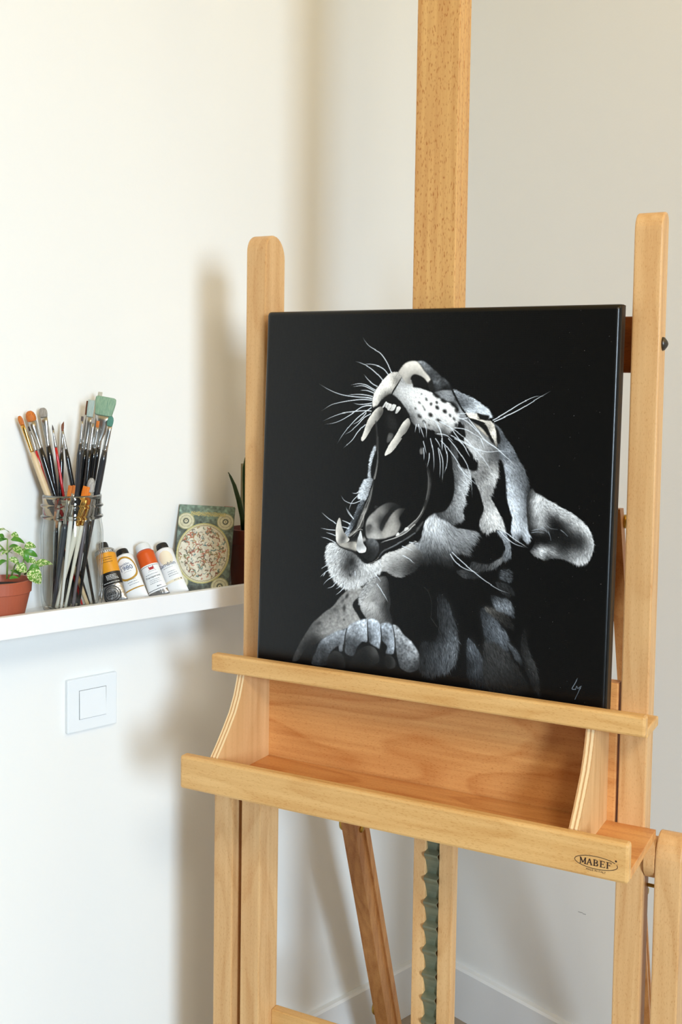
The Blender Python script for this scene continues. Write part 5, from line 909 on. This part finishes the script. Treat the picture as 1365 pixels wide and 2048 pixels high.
# ------------------------------------------------------------------ paint tubes
def paint_tube(top, bot, rad, name_label, capm, cap_r, cap_l, bands, art):
    top, bot = Vector(top), Vector(bot); L = (top - bot).length; ax = (top - bot).normalized()
    front = Vector((-.10, -1, 0)); front = Vector((-.62, -.78, 0)); front = (front - ax*front.dot(ax)).normalized()
    xx = (-front).cross(ax).normalized(); 
    root = thing('paint_tube', name_label, 'paint tube', bot, 0, 'paint tubes leaning on the wall')
    m = Matrix((xx, -front, ax)).transposed(); root.rotation_mode = 'QUATERNION'; root.rotation_quaternion = m.to_quaternion()
    zs = L - cap_l - .004           # shoulder height
    def half(z):
        t = min(max(z/zs, 0), 1); k = t**.65
        return rad*(1.16 - .16*k), rad*(.07 + .93*k)
    zl = sorted(set([0, .004] + [b_[0]*zs for b_ in bands] + [zs*i/14 for i in range(15)]))
    sec = []; 
    for z in zl: a, b_ = half(z); sec.append((Vector((0, 0, z)), Vector((a, 0, 0)), Vector((0, b_, 0))))
    bm = loft(sec + [(Vector((0, 0, zs+.0015)), Vector((rad*.9, 0, 0)), Vector((0, rad*.9, 0))), (Vector((0, 0, zs+.004)), Vector((cap_r*.85, 0, 0)), Vector((0, cap_r*.85, 0)))], 36)
    for f in bm.faces:
        z = f.calc_center_median().z; f.material_index = 0
        for i, b_ in enumerate(bands):
            if z >= b_[0]*zs - 1e-6: f.material_index = i
    body = link('body', bm, [M[b_[1]] for b_ in bands], root, smooth=True)
    cp = [(cap_r*.97, zs+.0035)] + [(cap_r, zs+.0045), (cap_r*.97, zs+.004+cap_l*.55), (cap_r*.9, zs+.004+cap_l*.9), (cap_r*.8, zs+.004+cap_l)]
    bm = lathe(cp, 36); 
    link('cap', bm, M[capm], root, smooth=False)
    def surf(x, z, lift=.00025):
        a, b_ = half(z); q = max(-.98, min(.98, x/a)); return Vector((x, -b_*math.sqrt(1-q*q)-lift, z))
    def wrap(bm_, cx, cz, lift=.00025):
        for v in bm_.verts:
            a, b_ = half(cz + v.co.y); an = (cx + v.co.x)/max((a+b_)/2, 1e-4); v.co = surf(a*math.sin(max(-1.4, min(1.4, an))), cz + v.co.y, lift)
        return bm_
    def ring(rx, rz, t, n=48):
        bm_ = bmesh.new(); A_ = [bm_.verts.new((rx*math.cos(2*math.pi*k/n), rz*math.sin(2*math.pi*k/n), 0)) for k in range(n)]; B_ = [bm_.verts.new(((rx-t)*math.cos(2*math.pi*k/n), (rz-t)*math.sin(2*math.pi*k/n), 0)) for k in range(n)]
        for k in range(n): bm_.faces.new((A_[k], A_[(k+1) % n], B_[(k+1) % n], B_[k]))
        return bm_
    def disc(rx, rz):
        bm_ = bmesh.new(); n = 14
        g = [[bm_.verts.new((rx*(2*i/n-1)*math.sqrt(max(0, 1-(2*j/n-1)**2)), rz*(2*j/n-1), 0)) for i in range(n+1)] for j in range(n+1)]
        for j in range(n):
            for i in range(n):
                try: bm_.faces.new((g[j][i], g[j][i+1], g[j+1][i+1], g[j+1][i]))
                except ValueError: pass
        return bm_
    def strip(wd_, h, n=10):
        bm_ = bmesh.new(); g = [[bm_.verts.new((wd_*(i/n-.5), h*(j-.5), 0)) for i in range(n+1)] for j in (0, 1)]
        for i in range(n): bm_.faces.new((g[0][i], g[0][i+1], g[1][i+1], g[1][i]))
        return bm_
    def dashes(wd_, h, seed):
        rg = random.Random(seed); bm_ = bmesh.new(); x = -wd_/2
        while x < wd_/2:
            l = rg.uniform(.0008, .002); t = strip(min(l, wd_/2-x), h*rg.uniform(.7, 1.1), 1)
            for v in t.verts: v.co.x += x + l/2
            join(bm_, t); x += l + .0005
        return bm_
    acc = {}
    for kind, cx, cz, mt, *a in art:
        bm_ = {'ring': ring, 'disc': disc, 'strip': strip, 'dash': dashes, 'text': lambda s, b_: text_bm(b_, s)}[kind](*a)
        wrap(bm_, cx*rad, cz*zs, {'disc': .0002, 'strip': .0002, 'text': .0008}.get(kind, .0004))
        acc.setdefault(mt, bmesh.new()); join(acc[mt], bm_)
    for mt, bm_ in acc.items():
        o = link('label_print', bm_, M[mt], body)
    return root
TB = [((-0.7763, -0.02, 1.0472), (-0.781, -0.0719, 0.9626)), ((-0.7445, -0.02, 1.0335), (-0.7438, -0.0719, 0.9626)), ((-0.7086, -0.02, 1.0391), (-0.7062, -0.0716, 0.9626)), ((-0.6739, -0.02, 1.0369), (-0.6726, -0.0724, 0.9626))]
paint_tube(*TB[0], .0150, 'amber and black labelled metal paint tube partly behind the glass jar', 't_cap', .0075, .010,
    [(0, 't_silver'), (.33, 't_black'), (.56, 't_yellow'), (.92, 't_tin')],
    [('strip', 0, .955, 'blackink', .034, .0016)] + [('strip', -.9+.2*i, .955, 'whiteink', .0016, .0028, 2) for i in range(10)] + [('dash', .1, .83, 'ink', .020, .0009, 1), ('dash', .25, .79, 'ink', .013, .0009, 2), ('dash', .15, .745, 'ink', .017, .0009, 3)] +
    [('dash', .2, .50, 'whiteink', .013, .0010, 4), ('dash', .2, .475, 'whiteink', .013, .0010, 5), ('dash', .25, .45, 'whiteink', .014, .0010, 6), ('dash', .3, .425, 'whiteink', .015, .0010, 7), ('dash', .1, .37, 'whiteink', .020, .0010, 8)] +
    [('ring', -.15, .17, 'blackink', .0105, .0125, .0012), ('ring', -.15, .17, 'blackink', .0078, .0095, .0008), ('dash', -.15, .20, 'blackink', .008, .0014, 9), ('dash', -.15, .16, 'blackink', .010, .0016, 10), ('dash', -.15, .12, 'blackink', .007, .0012, 11), ('dash', -.15, .18, 'blackink', .011, .0012, 12)])
paint_tube(*TB[1], .0140, 'white paint tube with gold ring label reading 1980 and a black cap', 't_cap', .0098, .0095,
    [(0, 't_white')],
    [('ring', 0, .70, 'goldink', .0172, .0195, .0030), ('text', .02, .70, 'blueink', .0098, '1980'), ('text', -.12, .79, 'blueink', .0052, 'Gamblin'), ('dash', .05, .625, 'greyink', .010, .0006, 3), ('dash', .1, .44, 'greyink', .011, .0009, 4), ('dash', .15, .39, 'greyink', .013, .0009, 5), ('dash', .2, .34, 'greyink', .012, .0009, 6), ('strip', 0, .245, 'goldink', .036, .0019)])
paint_tube(*TB[2], .0138, 'white labelled metal paint tube with a wide orange band and white cap', 't_wcap', .0118, .0115,
    [(0, 't_silver'), (.13, 't_white'), (.70, 't_orange')],
    [('strip', 0, .67, 'blackink', .036, .0006), ('strip', 0, .165, 'blackink', .038, .0008), ('disc', .25, .61, 'redink', .0034, .0020), ('strip', .02, .63, 'redink', .0012, .003), ('strip', .45, .635, 'redink', .0012, .0034), ('strip', .25, .585, 'redink', .0090, .0008), ('dash', .25, .55, 'greyink', .011, .0007, 1),
     ('dash', .05, .49, 'greyink', .017, .0009, 2), ('text', .1, .43, 'blackink', .0042, 'Transparent'), ('dash', .15, .37, 'greyink', .013, .0008, 3), ('dash', .15, .335, 'greyink', .013, .0008, 4), ('dash', .15, .30, 'greyink', .014, .0008, 5), ('dash', .3, .22, 'blackink', .005, .0012, 6)])
paint_tube(*TB[3], .0142, 'white paint tube with a cream oval and handwritten blue lettering beside the small book', 't_cap', .0098, .0095,
    [(0, 't_white')],
    [('disc', .15, .80, 'creamink', .0105, .0125), ('text', -.1, .66, 'blueink', .0088, 'Gamblin'), ('dash', .0, .59, 'greyink', .014, .0007, 2), ('dash', .15, .50, 'greyink', .010, .0009, 4), ('dash', .2, .455, 'greyink', .012, .0009, 5), ('dash', .25, .41, 'greyink', .013, .0009, 6), ('strip', 0, .30, 'creamink', .038, .0040), ('dash', .3, .30, 'greyink', .006, .0010, 8), ('strip', .75, .30, 'blackink', .0016, .0020)])

# ------------------------------------------------------------------ small illustrated book
def book():
    BX, PS, TH, RO = ((-0.6618, -0.033, 0.957), -0.7004, 0.2947, 0.0466)
    w_, h_, t_ = .0900, .1407, .0085
    root = thing('book', 'small dark green book with a round star map cover leaning beside the brown pot', 'book', (0, 0, 0))
    U_ = Vector((math.cos(PS), math.sin(PS), 0)); Nn = Vector((math.sin(PS), -math.cos(PS), 0)); V_ = -math.sin(TH)*Nn + math.cos(TH)*Vector((0, 0, 1)); N2 = math.cos(TH)*Nn + math.sin(TH)*Vector((0, 0, 1))
    c, s = math.cos(RO), math.sin(RO); U_, V_ = c*U_ - s*V_, c*V_ + s*U_
    m = Matrix((U_, -N2, V_)).transposed().to_4x4(); root.matrix_world = Matrix.Translation(Vector(BX) + Vector((0, 0, .0072))) @ m
    nx, nz = 180, 280; rg = np.random.default_rng(3)
    xs = np.linspace(0, w_, nx); zs = np.linspace(0, h_, nz); X, Zz = np.meshgrid(xs, zs)
    def nz_(r):
        n = rg.standard_normal(X.shape)
        for _ in range(2):
            for ax in (0, 1):
                P_ = np.pad(n, [(r, r) if k == ax else (0, 0) for k in (0, 1)], mode='wrap'); cs = np.cumsum(P_, ax)
                n = cs.take(range(2*r, cs.shape[ax]), ax) - cs.take(range(0, cs.shape[ax]-2*r), ax)
        return n/n.std()
    col = np.zeros(X.shape + (3,)); col[:] = (86, 94, 88)
    n1, n2 = nz_(9), nz_(3); tp = np.clip((Zz/h_-.62)/.3, 0, 1)[..., None]
    col += tp*np.array((30, 44, 36)); col *= (1 - .22*(n1 > .5)[..., None]*(1-tp*.6)) * (1 + .10*n2[..., None]); col += (n1 < -1.0)[..., None]*np.array((20, 28, 26))*(1-tp*.5)
    def disc(cx, cz, rx, rz, c_, edge=None, ew=.0012):
        d = np.hypot((X-cx)/rx, (Zz-cz)/rz); mk = d < 1
        if edge is not None: col[(d < 1 + ew/rx) & ~mk] = edge
        for k in range(3): col[..., k][mk] = (c_[k] + 6*n2)[mk]
        return d
    for cx, cz, r in ((.0125, .1135, .0128), (.0765, .1150, .0128), (.0760, .0085, .0132), (.0115, .0125, .0125)):
        d = disc(cx, cz, r, r, (204, 200, 170), (150, 150, 110)); col[(abs(d-.30) < .09)] = (92, 96, 84); col[(d < .08)] = (92, 80, 60); col[(abs(d-.72) < .03)] = (150, 146, 120)
    cx, cz, rx, rz = .0445, .0615, .0410, .0475
    d = disc(cx, cz, rx, rz, (214, 208, 190), (190, 182, 120), .002); col[abs(d-.965) < .016] = (160, 150, 110)
    for k in range(210):
        a = rg.random()*6.283; rr = .93*rg.random()**.6; fx, fz = cx+rx*rr*math.cos(a), cz+rz*rr*math.sin(a)
        c_ = [(122, 60, 44), (84, 98, 66), (70, 110, 112), (150, 120, 70), (96, 76, 56), (168, 84, 60), (74, 72, 66)][rg.integers(7)]; an = rg.random()*3.14; ca, sa = math.cos(an), math.sin(an); l, wd_ = rg.uniform(.0016, .0052), rg.uniform(.0005, .0014)
        dx, dz = X-fx, Zz-fz; u, v = dx*ca+dz*sa, -dx*sa+dz*ca; v = v + .0011*np.sin(u/.0013+a*3); mk = (abs(u) < l) & (abs(v) < wd_) & (d < .95); col[mk] = .3*col[mk] + .7*np.array(c_)
    for k in range(26):
        gx = .020 + k*.0022; hh = rg.uniform(.0034, .0052); mk = (abs(X-gx - .0006*np.sin(Zz/.0008+k)) < .0006) & (abs(Zz-.1265) < hh*.8); col[mk] = (196, 184, 120)
        mk = (abs(X-gx-.0008) < .0011) & (abs(Zz-.1265-rg.uniform(-.002, .002)) < .0005); col[mk] = (186, 172, 108)
    lin = np.clip(col/255, 0, 1); lin = np.where(lin <= .04045, lin/12.92, ((lin+.055)/1.055)**2.4)
    V = np.zeros(X.shape + (3,)); V[..., 0] = X; V[..., 2] = Zz; V[..., 1] = -.0002
    idx = np.arange(nz*nx).reshape(nz, nx); q = np.stack([idx[:-1, :-1], idx[:-1, 1:], idx[1:, 1:], idx[1:, :-1]], -1).reshape(-1, 4)
    me = bpy.data.meshes.new('cover_print'); me.from_pydata(V.reshape(-1, 3).tolist(), [], q.tolist())
    at = me.color_attributes.new('print', 'FLOAT_COLOR', 'POINT'); at.data.foreach_set('color', np.concatenate([lin.reshape(-1, 3), np.ones((nx*nz, 1))], 1).reshape(-1).astype(np.float32))
    mm = bpy.data.materials.new('printed_cover'); mm.use_nodes = True; a = mm.node_tree.nodes.new('ShaderNodeVertexColor'); a.layer_name = 'print'; mm.node_tree.links.new(a.outputs['Color'], mm.node_tree.nodes['Principled BSDF'].inputs['Base Color']); mm.node_tree.nodes['Principled BSDF'].inputs['Roughness'].default_value = .45
    me.materials.append(mm); o = bpy.data.objects.new('front_cover', me); COL.objects.link(o); o.parent = root
    cm = mat('dark_green_cover', (70, 86, 82), .5, noise=.2, nscale=90)
    link('cover_board', box(0, w_, -.0001, .0014, 0, h_, bev=.0004), cm, root); link('cover_board', box(0, w_, t_-.0014, t_, 0, h_, bev=.0004), cm, root)
    link('spine', box(-.0004, .0012, 0, t_, 0, h_), cm, root)
    link('page_block', box(.0012, w_-.002, .0015, t_-.0015, .002, h_-.002), M['pages'], root)
    link('ribbon', box(w_-.018, w_-.004, .003, .0042, h_-.003, h_+.0012), M['redink'], root)
book()

# ------------------------------------------------------------------ potted plants
def pot_mesh(rt, rb, h, rim): return lathe([(rb*.92, 0), (rb, .002), (rt*.955, h-rim), (rt, h-rim+.001), (rt*1.02, h-.001), (rt*1.0, h), (rt*.94, h), (rt*.90, h-.012), (rb*.85, .006)], 56)
def leaf_bm(base, tip, wid, up, cup=.25, n=9):
    base, tip = Vector(base), Vector(tip); ax = tip - base; L = ax.length; ax.normalize(); side = ax.cross(up).normalized(); nrm = side.cross(ax).normalized()
    bm = bmesh.new(); rows = []
    for i in range(n+1):
        t = i/n; w_ = wid/2*(math.sin(math.pi*min(1, t**.75))**.62)*(1 - .12*t) if 0 < t < 1 else .0002
        c = base + ax*L*t + nrm*(L*.16*math.sin(math.pi*t) - L*.12*t*t)
        rows.append([bm.verts.new(c + side*w_*k + nrm*(abs(k)*w_*cup + (random.uniform(-1, 1)*.04*w_ if abs(k) == 1 else 0))) for k in (-1, -.5, 0, .5, 1)])
    for a, b_ in zip(rows, rows[1:]):
        for k in range(4): bm.faces.new((a[k], a[k+1], b_[k+1], b_[k]))
    return bm
ml = bpy.data.materials.new('cream_speckled_leaf'); ml.use_nodes = True; nt = ml.node_tree; b = nt.nodes['Principled BSDF']; b.inputs['Roughness'].default_value = .45
tc = nt.nodes.new('ShaderNodeTexCoord'); n = nt.nodes.new('ShaderNodeTexNoise'); n.inputs['Scale'].default_value = 420; n.inputs['Detail'].default_value = 2; nt.links.new(tc.outputs['Object'], n.inputs['Vector'])
rp = nt.nodes.new('ShaderNodeValToRGB'); rp.color_ramp.elements[0].position = .47; rp.color_ramp.elements[0].color = (*srgb((88, 142, 44)), 1); rp.color_ramp.elements[1].position = .58; rp.color_ramp.elements[1].color = (*srgb((206, 216, 164)), 1)
nt.links.new(n.outputs['Fac'], rp.inputs['Fac']); nt.links.new(rp.outputs['Color'], b.inputs['Base Color'])
PX, PY = (-0.9515, -0.0545)
pl = thing('potted_plant', 'speckled green leafy plant in a terracotta pot left of the brush jar', 'potted plant', (PX, PY, FZ))
link('pot', pot_mesh(.0420, .0315, .058, .018), M['terracotta'], pl, smooth=False)
link('soil', lathe([(.001, .0495), (.02, .0505), (.0365, .0485)], 40, cap=False), M['soil'], pl)
for pts in [[(0.0103, 0.0, 0.0581), (0.0088, -0.006, 0.0862), (0.0082, -0.006, 0.1031), (0.0089, -0.006, 0.1157)], [(0.0279, 0.0, 0.0588), (0.0296, -0.006, 0.0739), (0.0331, -0.006, 0.0873), (0.0331, -0.006, 0.1009)], [(0.0167, 0.0, 0.0608), (0.0184, -0.006, 0.075), (0.0236, -0.006, 0.0847)], [(0.0358, 0.0, 0.0614), (0.0409, -0.006, 0.0693), (0.0497, -0.006, 0.0719)], [(0.0111, 0.0, 0.092), (0.0014, -0.006, 0.1037), (-0.0044, -0.006, 0.1101)], [(0.0115, 0.0, 0.0954), (0.0167, -0.006, 0.1024), (0.0236, -0.006, 0.1035)]]: link('stem', tube(pts, [.0014 - .0006*i/(len(pts)-1) for i in range(len(pts))]), M['stem'], pl, smooth=True)
for base, tip, wid, kind in [((0.0169, 0.008, 0.1221), (-0.0035, 0.002, 0.1277), 0.0081, 1), ((0.0221, 0.012, 0.1187), (0.0299, 0.006, 0.1153), 0.0098, 1), ((0.0075, 0.0, 0.1152), (-0.0069, -0.006, 0.1212), 0.0088, 0), ((0.0133, -0.006, 0.1137), (0.0313, -0.012, 0.1089), 0.0088, 0), ((0.0376, 0.004, 0.1008), (0.052, -0.002, 0.1002), 0.0131, 1), ((0.0358, 0.0, 0.0957), (0.0529, -0.006, 0.0863), 0.0093, 0), ((0.0278, -0.012, 0.0978), (0.0334, -0.018, 0.0805), 0.0093, 0), ((0.0124, -0.014, 0.1028), (0.0259, -0.02, 0.0913), 0.0135, 1), ((0.0132, -0.01, 0.0947), (-0.0046, -0.016, 0.0967), 0.0088, 1), ((0.0125, 0.004, 0.0965), (-0.0044, -0.002, 0.097), 0.0077, 1), ((0.016, 0.006, 0.1014), (0.0289, 0.0, 0.1027), 0.0064, 0), ((0.0433, -0.016, 0.0734), (0.0675, -0.022, 0.0776), 0.0168, 1), ((0.0328, -0.02, 0.0719), (0.0471, -0.026, 0.0692), 0.0151, 0), ((0.0138, -0.022, 0.0783), (0.027, -0.028, 0.0698), 0.0155, 1), ((0.0265, -0.028, 0.0682), (0.0458, -0.034, 0.0528), 0.0236, 1), ((0.0081, -0.012, 0.0886), (0.0208, -0.018, 0.0788), 0.0101, 1), ((0.0384, -0.004, 0.0834), (0.0488, -0.01, 0.0777), 0.0098, 1), ((0.0063, -0.016, 0.061), (0.0172, -0.022, 0.062), 0.0057, 0), ((-0.0001, 0.004, 0.1112), (0.0103, -0.002, 0.1152), 0.0071, 0), ((0.0055, -0.012, 0.0855), (-0.0121, -0.018, 0.0796), 0.0088, 0), ((0.0333, 0.01, 0.0905), (0.0411, 0.004, 0.0965), 0.0076, 1), ((0.0306, 0.004, 0.0622), (0.0158, -0.002, 0.0697), 0.0067, 0)]:
    link('leaf', leaf_bm(base, tip, wid, Vector((-.45, -.62, .64)) + Vector((random.uniform(-.3, .3), random.uniform(-.3, .3), random.uniform(-.2, .3)))), M['leafg'] if kind == 0 else ml, pl, smooth=True)

QX, QY = (-0.512, -0.047)
p2 = thing('potted_plant', 'brown pot with a dark pointed leaf half hidden behind the left easel post', 'potted plant', (QX, QY, FZ))
link('pot', pot_mesh(.043, .036, .098, .026), M['shadedpot'], p2)
link('soil', lathe([(.001, .083), (.038, .082)], 40, cap=False), M['soil'], p2)
def blade(pts, wid, m):
    bm = bmesh.new(); rows = []; n = len(pts)
    for i, p in enumerate(pts):
        t = i/(n-1); w_ = wid*(1 - t**2.2)*.5 + .0002; p = Vector(p); s = Vector((.72, -.69, 0)); bk = Vector((.69, .72, 0))
        rows.append([bm.verts.new(p - s*w_ + bk*w_*-.3), bm.verts.new(p + bk*w_*.35), bm.verts.new(p + s*w_ + bk*w_*-.3)])
    for a, b_ in zip(rows, rows[1:]):
        for k in (0, 1): bm.faces.new((a[k], a[k+1], b_[k+1], b_[k]))
    o = link('leaf', bm, m, p2, smooth=True); sm = o.modifiers.new('thick', 'SOLIDIFY'); sm.thickness = .002
for pts, wid in [([(-0.0213, -0.004, 0.0943), (-0.0247, -0.004, 0.1175), (-0.0331, -0.004, 0.1476), (-0.0425, -0.004, 0.1733), (-0.0507, -0.004, 0.1887), (-0.0547, -0.004, 0.1955)], 0.0094), ([(-0.0131, -0.004, 0.0954), (-0.0189, -0.004, 0.1468), (-0.0213, -0.004, 0.1808), (-0.0226, -0.004, 0.202), (-0.0207, -0.004, 0.2188)], 0.0077)]: blade(pts, wid, M['blade'])
sk = (-0.5258, -0.035, 1.1646)
tag(link('plant_stake', box(sk[0]-.004, sk[0]+.009, sk[1]-.001, sk[1]+.001, FZ+.07, sk[2], bev=.0004), M['stake']), 'pale flat stake standing in the brown pot behind the easel post', 'plant stake')
